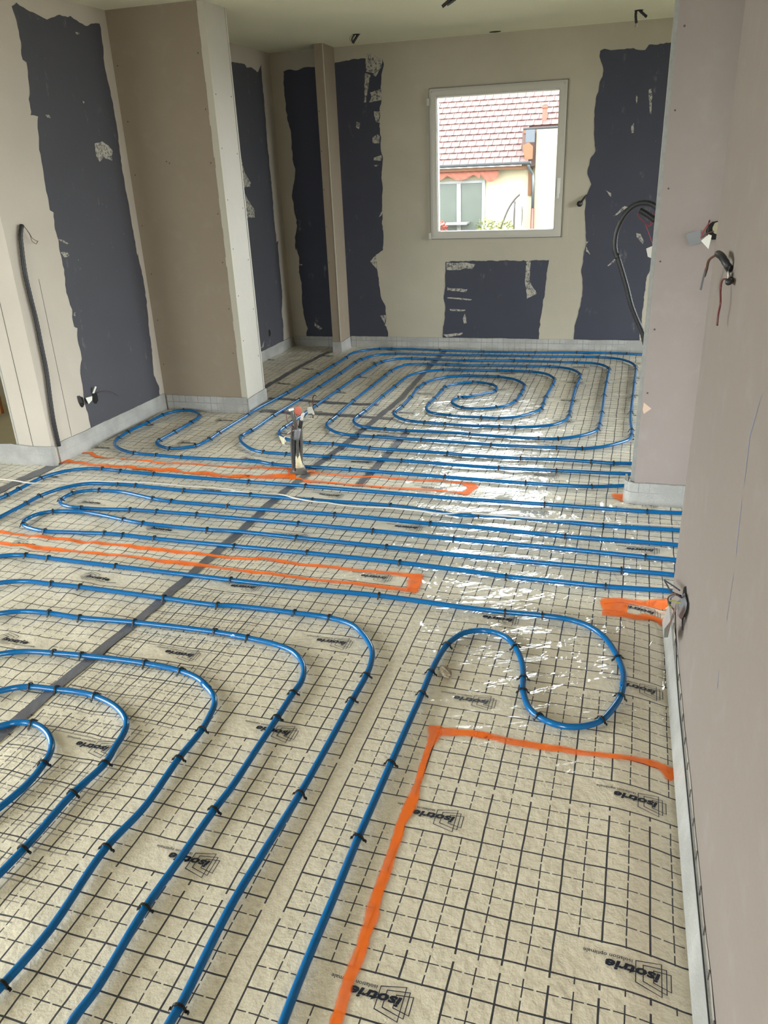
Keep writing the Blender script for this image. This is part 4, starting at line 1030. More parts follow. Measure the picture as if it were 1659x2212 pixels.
def clip_mesh():
    """Black staple: an arch over the pipe with two barbed feet."""
    prof = [(-.0205, .0015), (-.0185, .0060), (-.0150, .0048)]
    for k in range(9):
        a = math.pi * (1 - k / 8)
        prof.append((.0122 * math.cos(a), .0098 + .0122 * math.sin(a)))
    prof += [(.0150, .0048), (.0185, .0060), (.0205, .0015)]
    V, F = [], []
    n = len(prof)
    for i, (x, z) in enumerate(prof):
        a, b = prof[max(i - 1, 0)], prof[min(i + 1, n - 1)]
        t = Vector((b[0] - a[0], b[1] - a[1])).normalized()
        nx, nz = -t.y, t.x
        th = .0030 if 0 < i < n - 1 else .0018
        for (w, d) in ((-.0032, 0), (.0032, 0), (.0032, th), (-.0032, th)):
            V.append((w, x + nx * d, max(.0003, z + nz * d)))
    for i in range(n - 1):
        for k in range(4):
            F.append((i * 4 + k, i * 4 + (k + 1) % 4, i * 4 + 4 + (k + 1) % 4, i * 4 + 4 + k))
    F += [(3, 2, 1, 0), tuple(range(4 * n - 4, 4 * n))]
    me = mesh('pipe_clip', V, F)
    me.materials.append(M['clip'])
    return me


CLIP = clip_mesh()
PLAB = {
    'far_outer': 'blue heating pipe running along the far wall, then folded beside the boxed pillar',
    'spiral': 'blue heating pipe wound in a double spiral in front of the window',
    'mid_outer': 'blue heating pipe just in front of the double orange line with the cable riser',
    'mid_second': 'blue heating pipe with the thin white cable lying along it',
    'mid_hairpin': 'blue heating pipe bent in a hairpin at left, the farther of the two hairpins',
    'mid_hairpin2': 'blue heating pipe bent in a hairpin at left, the nearer of the two hairpins',
    'right_loop': 'blue heating pipe making the wide S-shaped loop on the right, beside the orange corner line',
    'left_first': 'blue heating pipe bending nearest the clear seam, outermost of the nested bends',
    'left_second': 'blue heating pipe, second of the nested bends counted from the clear seam',
    'left_third': 'blue heating pipe, middle one of the five nested bends at lower left',
    'left_fourth': 'blue heating pipe, fourth of the nested bends counted from the clear seam',
    'left_fifth': 'blue heating pipe with the tightest bend, at the left edge on the grey tape'}
for key, P in DATA['pipes'].items():
    S = spline([(a, b, PZ) for a, b in P], .014)
    S = [Vector((p.x, p.y, PZ)) for p in S]
    if key == 'mid_hairpin2':
        pass
    mb = MB()
    mb.tube(S, PR, 10, (0, 0, 1))
    o = mb.build('heating_pipe', M['pipe'], None, True)
    tag(o, PLAB[key], 'pipe', 'blue heating pipes clipped to the floor')
    for (x, y, a) in DATA['clips'][key]:
        c = obj('pipe_clip', CLIP, None, o, (x, y, 0))
        c.rotation_euler = (random.uniform(-.12, .12), random.uniform(-.1, .1), a + random.uniform(-.12, .12))

# ================================================================ edge strips
def edge_strip(path, label, h=.1, th=.009, wav=.004, seed=0, lean=0.0, mat='edge'):
    """Foam strip standing on the floor along a path; a closed thin body with a slightly uneven top."""
    P = resample([Vector(p) for p in path], .03)
    m = len(P)
    V, F, U = [], [], []
    run = 0
    for i in range(m):
        t = (P[min(i + 1, m - 1)] - P[max(i - 1, 0)]).normalized()
        nn = Vector((t.y, -t.x))
        if i:
            run += (P[i] - P[i - 1]).length
        hh = h + wav * noise.noise((run * 6, seed, 0)) + .5 * wav * noise.noise((run * 25, seed, 3))
        b = .0035 * noise.noise((run * 5, seed, 7))
        for (d, z) in ((0, -.012), (0, hh * .5), (0, hh), (th, hh), (th + b * .6, hh * .55), (th + .003, -.012)):
            q = P[i] + nn * (d + lean * (1 - max(z, 0) / h))
            V.append((q.x, q.y, z))
            U.append((((run * 10) % 9.0) - 7.5, z * 10 + .4 + 2))
    for i in range(m - 1):
        for k in range(6):
            F.append((i * 6 + k, i * 6 + (k + 1) % 6, i * 6 + 6 + (k + 1) % 6, i * 6 + 6 + k))
    F += [(5, 4, 3, 2, 1, 0), tuple(range(6 * m - 6, 6 * m))]
    me = mesh('edge_strip', V, F, False)
    add_uv(me, U)
    o = obj('edge_strip', me, M[mat])
    return tag(o, label, 'edge strip', 'white foam edge strips at the foot of the walls')


def arc(cx, cy, r, a0, a1, n=8):
    return [(cx + r * math.cos(math.radians(a0 + (a1 - a0) * k / n)), cy + r * math.sin(math.radians(a0 + (a1 - a0) * k / n))) for k in range(n + 1)]


e = .001
edge_strip([(XL(4.87) + e, 4.868), (XL(3.72) + e, 3.72)][::-1], 'white foam strip along the left wall, below the black conduit and the blue board', .118, seed=1)
edge_strip(arc(-3.56, 3.60, .10, 160, 90)[:-1] + [(-3.52, 3.70 - .021)] + [(XL(3.7) - .01, 3.679)] + arc(XL(3.70) - .006, 3.688, .009, -90, 0, 4), 'crumpled white foam strip round the end of the left wall', .115, .012, .01, seed=2)
edge_strip([(XL(4.88) + .02, 4.879), (-2.442, 4.879)], 'white foam strip with grid print on the front of the boxed pillar', .108, seed=3, mat='edge_print')
edge_strip([(-2.439, 4.868), (-2.436, 5.175)], 'shiny white foam strip on the right side of the boxed pillar', .1, .01, .003, seed=4)
edge_strip([(XL(5.2) + .004, 5.2), (XL(7.1) + .004, 7.1)], 'white foam strip on the left wall behind the boxed pillar', .09, seed=5)
edge_strip([(XL(7.1) + .02, YF - .001), (-2.492, YF - .001)], 'grey foam strip on the far wall left of the narrow fin', .09, seed=6, mat='edge_print')
edge_strip([(-2.491, 6.844), (-2.411, 6.843), (-2.411, 7.105)], 'white foam strip wrapped round the foot of the narrow fin', .095, .008, .003, seed=7)
edge_strip([(-2.40, YF - .001), (.9, YF - .001)], 'long white foam strip on the far wall below the window', .097, seed=8, mat='edge_print')
edge_strip([(.122, 3.81), (.119, 3.77)] + arc(.156, 3.738, .038, 180, 262, 8) + [(.175, YP - .003), (.9, YP - .001)], 'bulging white foam strip round the foot of the partition end, with orange paint', .108, .01, .006, seed=9, mat='edge_print')
edge_strip([(XN - .001, 2.62), (XN - .001, .2)], 'narrow white foam strip at the foot of the near right wall', .066, .008, .006, seed=10, lean=.013)

# film turned up behind the near strip, and a black tube standing in for the shade in the gap
fl = MB()
N = 60
for i in range(N):
    y = 2.6 - 2.3 * i / (N - 1)
    o_ = .002 * noise.noise((y * 9, 1, 1))
    fl.V += [(XN - .0008, y, .02), (XN - .0015 + min(0, o_), y, .085 + .012 * noise.noise((y * 5, 0, 2)))]
    if i:
        fl.F.append((2 * i - 2, 2 * i - 1, 2 * i + 1, 2 * i))
o = fl.build('film_flap', plain('film_edge', srgb(176, 168, 158), .3), floor)
dk = MB()
for y in [2.45 - .1 * k for k in range(21)]:
    dk.box((XN - .0042, y - .0015, .062), (XN - .0022, y + .0015, .088 + .004 * random.random()))
o = dk.build('printed_tick', M['grey_sheath'], floor)
o['kind'] = 'stuff'
wd = MB()
wd.tube(spline([(.262, 2.36, .185), (.264, 2.27, .14), (.2655, 2.16, .095), (.2655, 2.05, .077), (.2655, 1.84, .075), (.2655, 1.6, .074), (.2655, 1.4, .073), (.2655, 1.0, .073), (.2655, .6, .073)], .03), .0018, 6)
tag(wd.build('gap_shade_line', M['black'], None, True), 'dark line put in for the shade of the gap between near right wall and foam strip', 'wire')

# ================================================================ wires and conduits
def tube_obj(name, P, r, mat, parent=None, n=8, step=.008, rings=0, smooth=True):
    S = spline(P, step) if len(P) > 2 else resample([Vector(p) for p in P], step)
    R = r
    if rings:
        R = []
        run = 0
        for i in range(len(S)):
            R.append(r * (1.0 if i % 2 else .88))
    mb = MB()
    mb.tube(S, R, n)
    return mb.build(name, mat, parent, smooth)


def disc_obj(name, c, nrm, rx, rz, mat, parent, th=.004, n=20, jag=.0):
    """A short oval recess plate facing nrm."""
    N_ = Vector(nrm).normalized()
    u = Vector((0, 0, 1)).cross(N_)
    if u.length < .1:
        u = Vector((1, 0, 0))
    u.normalize()
    v = N_.cross(u)
    V = []
    for d in (0, th):
        for k in range(n):
            a = 2 * math.pi * k / n
            j = 1 + jag * noise.noise((k * .9, c[0], c[2] * 3))
            V.append(Vector(c) + u * rx * j * math.cos(a) + v * rz * j * math.sin(a) + N_ * d)
    F = [tuple(range(n, 2 * n))] + [(i, (i + 1) % n, (i + 1) % n + n, i + n) for i in range(n)]
    return obj(name, mesh(name, V, F), mat, parent)


def quad_sheet(name, pts, mat, parent, th=.0012):
    """A small bent piece of tape or paper with thickness."""
    P = [Vector(p) for p in pts]
    n = len(P)
    nr = (P[1] - P[0]).cross(P[-1] - P[0])
    if nr.length < 1e-9:
        nr = Vector((0, -1, 0))
    nr.normalize()
    V = [p for p in P] + [p + nr * th for p in P]
    F = [tuple(range(n)), tuple(reversed(range(n, 2 * n)))] + [(i, i + n, (i + 1) % n + n, (i + 1) % n) for i in range(n)]
    return obj(name, mesh(name, V, F), mat, parent)


# black conduit on the left wall
t = thing('conduit', 'long black conduit hanging down the left wall with two bare wires at its top', 'conduit', (0, 0, 0))
P = [Vector(p) for p in DATA['leftcond']]
P[-1] = Vector((XL(P[-1].y) + .018, P[-1].y, .105))
tube_obj('sheath', P, .0125, M['black'], t, 10, .010, 1)
for L in DATA['leftwires']:
    tube_obj('wire', L, .0016, M['brown'], t, 5)

# socket holes low on the left wall
nl = (1, -.045, 0)
t = thing('socket_cutout', 'pair of black socket holes with white tape, low on the left wall', 'socket')
for (y, z, w, h) in ((4.005, .296, .022, .034), (4.133, .286, .028, .036)):
    disc_obj('hole', (XL(y) + .001, y, z), nl, w, h, M['dark'], t, .003, jag=.25)
quad_sheet('tape', [(XL(4.02) + .02, 4.028, 0.316), (XL(4.09) + .02, 4.090, 0.310), (XL(4.09) + .018, 4.085, 0.286), (XL(4.04) + .02, 4.045, 0.272)], M['paper'], t)
quad_sheet('tape', [(XL(4.12) + .012, 4.105, 0.324), (XL(4.12) + .016, 4.118, 0.322), (XL(4.12) + .03, 4.134, 0.359), (XL(4.12) + .03, 4.120, 0.366)], M['paper'], t)
quad_sheet('tape', [(XL(3.99) + .004, 3.975, 0.339), (XL(3.99) + .012, 3.988, 0.342), (XL(3.99) + .016, 3.998, 0.296), (XL(3.99) + .004, 3.980, 0.292)], M['black'], t)
tube_obj('wire', [(XL(4.14) + .01, 4.145, 0.312), (XL(4.19) + .03, 4.190, 0.316), (XL(4.25) + .035, 4.260, 0.292), (XL(4.32) + .03, 4.330, 0.244)], .0016, M['brown'], t, 5)
# small hole on the board behind the boxed pillar
t = thing('cable_hole', 'small oval hole in the blue board behind the boxed pillar', 'hole')
disc_obj('rim', (XL(6.62) + .0022, 6.62, .215), nl, .024, .036, M['grey_sheath'], t, .002)
disc_obj('hole', (XL(6.62) + .0042, 6.62, .215), nl, .018, .030, M['dark'], t, .001)

# cable riser
t = thing('cable_riser', 'taped bundle of conduits rising from the floor, with an orange cap', 'conduit', (-1.648, 3.828, 0))
bx, by = -1.645, 3.851
k = 0
for (dx, dy, tx, r, mat, z0, z1) in ((-.030, -.012, -.004, .0105, 'grey_sheath', -.01, .27), (-.012, -.022, .008, .0100, 'black', -.01, .26), (.010, -.018, .018, .0105, 'grey_sheath', -.01, .27), (.030, -.004, .034, .0105, 'grey_sheath', -.01, .28), (-.014, .016, .004, .0100, 'black', -.01, .25), (.016, .014, .024, .0100, 'grey_sheath', -.01, .25)):
    dx *= .78
    tx = tx * .8 + .002
    r *= .9
    p = [(dx * 1.1, dy * .9, z0), (dx * 1.05, dy * .9, .08), (dx * .9 + tx * .4, dy * .8, .17), (tx + dx * .35, dy * .7, z1)]
    tube_obj('conduit_tube', p, r, M[mat], t, 9, .007, 1)
mb = MB()
mb.tube([(.006, 0, .03), (.004, -.004, .09), (.01, 0, .15)], [.030, .022, .006], 12)
mb.build('foam_filler', M['cream'], t, True)
mb = MB()
mb.tube([(.004, -.002, .195), (.010, -.003, .215), (.016, -.003, .245), (.020, -.003, .262)], [.0245, .0235, .024, .021], 14)
mb.build('tape_wrap', M['grey_tape'], t, True)
tube_obj('conduit_end', [(.016, -.016, .255), (.010, -.018, .30), (.000, -.018, .345), (-.004, -.018, .362)], .0125, M['grey_sheath'], t, 10, .006, 1)
tube_obj('tube_rim', [(-.003, -.018, .360), (-.005, -.018, .370)], .0145, M['paper'], t, 12, .004)
tube_obj('conduit_end', [(.034, -.004, .26), (.040, -.006, .285), (.045, -.007, .305)], .0115, M['black'], t, 10, .006)
tube_obj('conduit_end', [(.044, -.007, .30), (.052, -.008, .325), (.062, -.010, .345)], .0085, M['white_cable'], t, 8, .006)
disc_obj('orange_cap', (.026, .006, .352), (.25, -1, .15), .020, .026, M['orange_cap'], t, .012, 20)
for L, m in (([(.01, -.03, .26), (-.028, -.03, .30), (-.03, -.02, .35), (-.008, -.02, .368)], 'copper'), ([(.02, -.03, .27), (.03, -.03, .30), (.025, -.02, .34)], 'copper'), ([(.006, -.03, .255), (-.02, -.04, .235), (-.055, -.045, .215), (-.075, -.05, .18)], 'copper'), ([(.004, -.03, .25), (-.03, -.035, .232), (-.05, -.05, .205), (-.048, -.05, .17)], 'paper')):
    tube_obj('wire', L, .002, M[m], t, 5)
quad_sheet('plaster_lump', [(-.078, -.05, .222), (-.050, -.052, .212), (-.040, -.05, .188), (-.060, -.05, .170)], M['cream'], t, .006)
# skirt of clear film and small lip at its foot
V, F = [], []
for i in range(20):
    a = 2 * math.pi * i / 20
    for (r, z) in ((.075 + .02 * noise.noise((i, 1, 1)), -.003), (.05, .012), (.036, .05 + .012 * noise.noise((i * .9, 4, 0)))):
        V.append((r * .8 * math.cos(a) + .004, r * .55 * math.sin(a), z))
for i in range(20):
    j = (i + 1) % 20
    for q in (0, 1):
        F.append((i * 3 + q, j * 3 + q, j * 3 + q + 1, i * 3 + q + 1))
obj('film_skirt', mesh('film_skirt', V, F, True), plain('taped_film', srgb(96, 92, 90), .25, .2, 40), t)

t = thing('cable_stub', 'thin cable stub with a white paper tag standing behind the cable riser', 'cable', (-1.93, 4.829, 0))
tube_obj('cable', [(-.01, 0, -.01), (.0, .0, .05), (.0, 0, .11), (.004, 0, .145), (.018, 0, .158), (.03, 0, .15)], .004, M['brown'], t, 6)
quad_sheet('paper_tag', [(-.040, -.012, .075), (-.004, -.016, .082), (.012, -.014, .028), (.0, -.014, .022), (-.006, -.014, .034), (-.038, -.012, .028)], M['paper'], t)
tube_obj('wire', [(-.02, -.005, .08), (-.026, -.005, .11), (-.014, -.005, .115), (-.010, -.005, .09)], .0015, M['brown'], t, 5)
tube_obj('wire', [(-.038, -.012, .03), (-.05, -.02, .012), (-.03, -.03, .004), (0, -.03, .004)], .0018, M['paper'], t, 5)

t = thing('cut_conduit', 'short cut conduit end lying by the foot of the cable riser', 'conduit', (0, 0, 0))
tube_obj('tube', [(-1.585, 3.806, .010), (-1.565, 3.812, .014), (-1.545, 3.815, .010)], .010, plain('tan_sheath', srgb(150, 92, 62), .5), t, 10, .006, 1)
tube_obj('tube_end', [(-1.588, 3.805, .010), (-1.583, 3.807, .010)], .008, M['brown'], t, 10, .004)

# thin white cable on the floor
P = spline([tuple(q) for q in DATA['cable']], .02)
NEAR = []
for key in ('mid_outer', 'mid_second', 'mid_hairpin'):
    NEAR += [(q.x, q.y) for q in spline([(a, b, 0) for a, b in DATA['pipes'][key]], .01)]
Q = []
for p in P:
    d = min(math.hypot(p.x - a, p.y - b) for a, b in NEAR)
    lift = PZ + math.sqrt(max(0, (PR + .0047) ** 2 - d * d)) if d < PR + .0047 else 0
    Q.append([p.x, p.y, max(p.z, lift, .006)])
for _ in range(4):
    Z = [q[2] for q in Q]
    for i in range(1, len(Q) - 1):
        Q[i][2] = max(Z[i], (Z[i - 1] + Z[i + 1]) / 2)
mb = MB()
mb.tube(Q, .0042, 7)
tag(mb.build('white_cable', M['white_cable'], None, True), 'thin white cable lying across the floor over the blue pipes', 'cable')

# looped conduit behind the partition end
t = thing('conduit', 'thick black conduit looping out from behind the partition end', 'conduit')
L = DATA['loop']
tube_obj('sheath', [(.34, 3.84, L[0][2] - .06)] + L + [(.22, 3.84, .2), (.26, 3.84, .0)], .0125, M['black'], t, 10, .008, 1)
t = thing('wire_outlet', 'black outlet stub with red wires beside the looping conduit', 'cable')
tube_obj('conduit_end', [(p[0] * 1.012, p[1] + .045, 1.54 + (p[2] - 1.54) * 1.012) for p in DATA['looptube']], .014, M['black'], t, 10, .007, 1)
for L in DATA['loopwires']:
    tube_obj('wire', [(p[0] * 1.012, p[1] + .045, 1.54 + (p[2] - 1.54) * 1.012) for p in L], .0018, M['red'], t, 5)
quad_sheet('plaster_lump', [(.115, 3.89, 1.165), (.15, 3.89, 1.18), (.15, 3.89, 1.12), (.125, 3.89, 1.13)], M['paper'], t)

# black cable end on the far wall beside the window
t = thing('cable_end', 'small black cable coil poking from the far wall right of the window', 'cable', (-.345, YF, 1.216))
mb = MB()
mb.tube([(0, .0, 0), (0, -.012, 0), (0, -.034, -.002), (0, -.040, -.003)], [.012, .024, .022, .006], 12)
mb.build('plug', M['black'], t, True)
tube_obj('conduit_tube', [(.012, -.012, .014), (.024, -.018, .03), (.038, -.012, .048), (.052, .0, .06)], .009, M['black'], t, 8)

# sockets on the partition and near wall
t = thing('socket_cutout', 'open wall box with grey and white tape on the partition', 'socket', (0, 0, 0))
disc_obj('hole', (.376, YP - .001, 1.252), (0, -1, 0), .034, .037, M['dark'], t, .003, 22, .08)
disc_obj('box_liner', (.383, YP - .005, 1.262), (0, -1, 0), .018, .024, plain('box_liner_beige', srgb(168, 160, 132), .8), t, .002, 14, .1)
quad_sheet('grey_flap', [(.263, YP - .006, 1.239), (.318, YP - .012, 1.256), (.331, YP - .012, 1.207), (.282, YP - .006, 1.193)], M['grey_tape'], t)
quad_sheet('white_flap', [(.323, 3.66, 1.215), (.350, 3.665, 1.240), (.363, 3.665, 1.235), (.356, 3.66, 1.182)], M['paper'], t)
for L, m in (([(.352, 3.69, 1.29), (.339, 3.66, 1.27), (.326, 3.66, 1.25), (.321, 3.66, 1.225)], 'red'), ([(.327, 3.65, 1.231), (.345, 3.65, 1.246), (.37, 3.68, 1.25)], 'brown'), ([(.349, 3.69, 1.293), (.345, 3.67, 1.27), (.345, 3.665, 1.235)], 'black')):
    tube_obj('wire', L, .0024, M[m], t, 5)

t = thing('conduit_stub', 'upper ribbed conduit stub on the near right wall, grey wires bent over', 'conduit')
tube_obj('conduit_tube', [(.282, 2.318, 1.262), (.262, 2.18, 1.285), (.250, 2.20, 1.303), (.247, 2.29, 1.304)], (.0095), M['black'], t, 10, .006, 1)
tube_obj('wire', [(.245, 2.28, 1.304), (.23, 2.307, 1.288), (.23, 2.348, 1.258), (.23, 2.385, 1.235)], .0035, M['brown'], t, 6)
quad_sheet('grey_tape', [(.229, 2.345, 1.262), (.229, 2.352, 1.258), (.229, 2.40, 1.222), (.229, 2.424, 1.194), (.229, 2.402, 1.196), (.229, 2.378, 1.226)], M['grey_tape'], t, .004)
t = thing('conduit_stub', 'lower ribbed conduit stub on the near right wall, dark red wires hanging down', 'conduit')
tube_obj('conduit_tube', [(.282, 2.236, 1.246), (.268, 2.15, 1.254), (.258, 2.10, 1.258)], .0085, M['black'], t, 10, .006, 1)
for q in (0, .006):
    tube_obj('wire', [(.262, 2.10 + q, 1.262), (.25, 2.15 + q, 1.255), (.25, 2.160 + q, 1.234), (.25, 2.126 + q, 1.204), (.25, 2.139 + q, 1.175), (.25, 2.135 + q, 1.147)], .0022, M['copper'], t, 5)
tube_obj('wire', [(.268, 2.15, 1.262), (.26, 2.14, 1.28), (.26, 2.125, 1.291)], .0012, M['grey_sheath'], t, 5)
quad_sheet('white_tape', [(.266, 2.20, 1.262), (.262, 2.17, 1.275), (.262, 2.15, 1.268), (.266, 2.18, 1.250)], M['paper'], t)

t = thing('socket_cutout', 'black oval wall hole with grey tape and coloured wires, low on the near right wall', 'socket')
disc_obj('hole', (XN - .001, 2.268, .275), (-1, 0, 0), .052, .05, M['dark'], t, .002, 22, .1)
quad_sheet('tape_flap', [(.268, 2.235, .325), (.262, 2.330, .238), (.256, 2.254, .236), (.262, 2.172, .268), (.266, 2.140, .318), (.268, 2.150, .338)], M['grey_tape'], t)
quad_sheet('tape_strip', [(.240, 2.175, .318), (.236, 2.120, .330), (.233, 2.185, .240), (.231, 2.203, .182), (.231, 2.296, .122), (.232, 2.330, .135), (.236, 2.24, .215)], M['grey_sheath'], t)
for L, m in (([(.262, 2.25, .30), (.238, 2.185, .346), (.235, 2.301, .275), (.235, 2.364, .228), (.235, 2.31, .240), (.24, 2.226, .27)], 'brown'), ([(.262, 2.25, .30), (.24, 2.2, .335), (.24, 2.281, .283), (.24, 2.336, .243), (.24, 2.32, .236)], 'blue_wire'), ([(.262, 2.25, .28), (.240, 2.33, .240), (.236, 2.345, .222), (.237, 2.25, .262)], 'green_wire'),
             ([(.262, 2.26, .30), (.235, 2.26, .31), (.23, 2.35, .279), (.23, 2.503, .222)], 'black'), ([(.235, 2.558, .194), (.236, 2.422, .256), (.24, 2.313, .305), (.255, 2.258, .32)], 'black'), ([(.264, 2.17, .275), (.262, 2.15, .27), (.262, 2.142, .26), (.262, 2.125, .262)], 'black')):
    tube_obj('wire', L, .0026, M[m], t, 6)

# ceiling outlets
def ceiling_outlet(x, y, label, tubes, r=.03):
    t = thing('ceiling_outlet', label, 'ceiling outlet', (x, y, ZC))
    disc_obj('hole', (0, 0, 0), (0, 0, -1), r, r * .9, M['dark'], t, .002, 18, .1)
    for L, rr, m in tubes:
        tube_obj('conduit_end' if rr > .004 else 'wire', L, rr, M[m], t, 8, .008, 1 if rr > .004 else 0)


ceiling_outlet(-2.041, 6.58, 'ceiling hole with a short grey conduit, above the narrow fin', [([(.02, 0, .005), (.0, -.005, -.02), (-.03, -.01, -.058)], .010, 'black'), ([(-.015, 0, 0), (-.035, -.01, -.03), (-.03, -.01, -.055)], .007, 'grey_sheath'), ([(-.03, 0, 0), (-.055, 0, -.02), (-.05, 0, -.045)], .0015, 'brown')])
ceiling_outlet(.005, 6.657, 'ceiling hole with two black conduit ends, near the partition', [([(-.018, 0, .004), (-.019, -.003, -.03), (-.010, -.005, -.078)], .0095, 'black'), ([(.0, 0, .004), (.02, -.004, -.015), (.056, -.008, -.046)], .0095, 'black'), ([(-.010, -.005, -.075), (-.018, -.005, -.10)], .0012, 'copper'), ([(-.008, -.005, -.075), (.0, -.005, -.10)], .0012, 'paper')])
t = thing('ceiling_outlet', 'flat dark slot in the ceiling just above the window', 'ceiling outlet', (-1.058, 7.05, ZC))
disc_obj('hole', (0, 0, 0), (0, 0, -1), .046, .03, M['dark'], t, .002, 18)
ceiling_outlet(-1.061, 5.478, 'ceiling hole with a slanting black conduit at the top edge of the picture', [([(.01, 0, .004), (-.03, 0, -.02), (-.085, 0, -.056)], .011, 'black'), ([(.03, 0, .004), (0, 0, -.022), (-.055, 0, -.05)], .008, 'grey_sheath')])

# scraps on the floor
def lump(name, x, y, s, mat, label, sq=(1, 1, .5), seed=0, rz=0.0, cat='scrap'):
    bm = bmesh.new()
    bmesh.ops.create_icosphere(bm, subdivisions=3, radius=1)
    for v in bm.verts:
        n = v.co.normalized()
        f = 1 + .35 * noise.noise(n * 1.7 + Vector((seed, 0, 0))) + .2 * noise.noise(n * 4 + Vector((0, seed, 0)))
        v.co = Vector((n.x * sq[0] * f, n.y * sq[1] * f, max(-.3, n.z * sq[2] * f))) * s
    me = bpy.data.meshes.new(name)
    bm.to_mesh(me)
    bm.free()
    zmin = min(v.co.z for v in me.vertices)
    o = obj(name, me, mat, None, (x, y, -.003 - zmin))
    o.rotation_euler = (0, 0, rz)
    return tag(o, label, cat)


lump('plaster_scrap', -.452, 2.118, .034, plain('grey_plaster', srgb(150, 138, 118), .9, .15, 80), 'grey ribbed plaster scrap beside the right pipe loop', (1.0, .55, .28), 2, -.9)
lump('foam_scrap', .06, 4.235, .026, M['edge'], 'small white foam scrap on the film beside the partition end', (1.5, .6, .4), 5)
lump('film_scrap', -.465, 3.64, .030, plain('crumpled_film', srgb(196, 192, 184), .12, .15, 40), 'crumpled clear film bulge at the end of the orange lines', (1.5, .6, .35), 9, .3)

# rusty board seen through the doorway at the left edge
t = thing('wooden_board', 'orange-brown wooden board in the dark doorway at the left edge', 'board')
for k in range(3):
    box_obj('plank', M['wood'], (-4.62 + .105 * k, 4.60 - .004 * k, -.01), (-4.52 + .105 * k, 4.625, .36 - .09 * k), t, .004)

# ================================================================ outside
gm = plain('outside_gravel', srgb(78, 75, 67), .95, .2, 2)
struct(box_obj('outside_terrace', gm, (-6.2, -30, -.5), (4.2, -3.8, -.4)))
for nm, a, b in (('outside_ground', (-40, 7.9, -1.5), (40, 60, -1.3)),):
    struct(box_obj(nm, gm, a, b), 'pale ground outside beyond the window')
struct(box_obj('outside_terrace', gm, (-40, -30, -.5), (-6.2, 7.9, -.4)))
struct(box_obj('outside_terrace', gm, (4.2, -30, -.5), (40, 7.9, -.4)))

MO = {
    'wall': plain('house_render', srgb(140, 131, 108), .9, .05, 2),
    'wing': plain('house_render_pale', srgb(105, 98, 82), .9, .04, 2),
    'tile': None,
    'gutter': plain('zinc_gutter', srgb(48, 51, 54), .4, .05),
    'soffit': plain('house_soffit', srgb(78, 48, 23), .8, .1),
    'awning': plain('awning_fabric', srgb(103, 55, 41), .85, .08, 20),
    'white': plain('house_white_frame', srgb(100, 100, 98), .5, .02),
    'glass': plain('house_dark_glass', srgb(34, 42, 32), .4, .5, 3),
    'red': plain('downpipe_red', srgb(74, 23, 11), .5),
    'rail': plain('dark_iron', srgb(26, 19, 19), .5),
    'slate': plain('slate_board', srgb(41, 47, 54), .6, .05),
    'leaf': plain('leaf_green', srgb(78, 83, 37), .6, .35, 12),
    'flower': plain('red_flower', srgb(111, 33, 15), .6, .3, 15)}


def make_tile():
    t = NT('roof_tile_clay')
    oi = t.n('ShaderNodeObjectInfo')
    p = t.pos()
    c = t.mix(oi.outputs['Random'], srgb(56, 31, 28), srgb(67, 41, 35))
    c = t.mix(t.math('MULTIPLY', t.noise(p, 5, 4), .4), c, srgb(48, 31, 32))
    t.principled(Base_Color=c, Roughness=.65)
    return t.m


MO['tile'] = make_tile()
YE = 24.0
house = thing('neighbour_house', 'yellow house with red tiled roof, seen through the window', 'house', (0, 0, 0))
box_obj('wall', MO['wall'], (-12, YE, -1.4), (-2.39, YE + 9, 1.46), house)
box_obj('wall', MO['wing'], (-2.385, YE - .35, -1.4), (2.5, YE + 9, 2.36), house)
box_obj('corner_post', MO['soffit'], (-2.60, YE - .12, .70), (-2.50, YE + .1, 1.42), house, .01)
# roof body, pitch 40 degrees
TA = math.tan(math.radians(40))
y0, z0 = YE - .55, 1.55
yr = y0 + 4.9
zr = z0 + 4.9 * TA
V = [(-12, y0 + .05, z0 - .06), (3, y0 + .05, z0 - .06), (3, yr, zr - .06), (-12, yr, zr - .06), (-12, yr + 5, z0), (3, yr + 5, z0)]
# the wing starts higher: cut the body at its eave
obj('roof_body', mesh('roof_body', [(-12, y0 + .05, z0 - .05), (-2.77, y0 + .05, z0 - .05), (-2.77, yr, zr - .05), (-12, yr, zr - .05), (-12, yr + 5, z0), (-2.77, yr + 5, z0),
                                   (-2.77, y0 + .9 / TA, z0 + .86), (3, y0 + .9 / TA, z0 + .86), (3, yr, zr - .05), (3, yr + 5, z0)],
                      [(0, 1, 2, 3), (3, 2, 5, 4), (0, 4, 5, 1), (6, 7, 8, 2), (2, 8, 9, 5), (0, 3, 4), (6, 5, 9, 7), (7, 9, 8)]), plain('roof_underlay', srgb(72, 43, 38), .8), house)


def tile_mesh():
    bm = bmesh.new()
    w, l, h = .232, .285, .022
    pr = [(-.5, 0), (-.40, .010), (-.30, .004), (.30, .004), (.42, .016), (.5, .012)]
    V, F = [], []
    for (s, z) in ((0, .030), (1, .004)):
        for (x, dz) in pr:
            V.append((x * w, s * l, z + dz))
        for (x, dz) in pr:
            V.append((x * w, s * l, z + dz - h))
    n = len(pr)
    for i in range(n - 1):
        F += [(i, i + 1, 2 * n + i + 1, 2 * n + i), (n + i + 1, n + i, 3 * n + i, 3 * n + i + 1), (i + 1, i, n + i, n + i + 1)]
    F += [(0, 2 * n, 3 * n, n), (n - 1, 2 * n - 1, 4 * n - 1, 3 * n - 1)]
    bm.free()
    me = mesh('roof_tile', V, F)
    me.materials.append(MO['tile'])
    return me


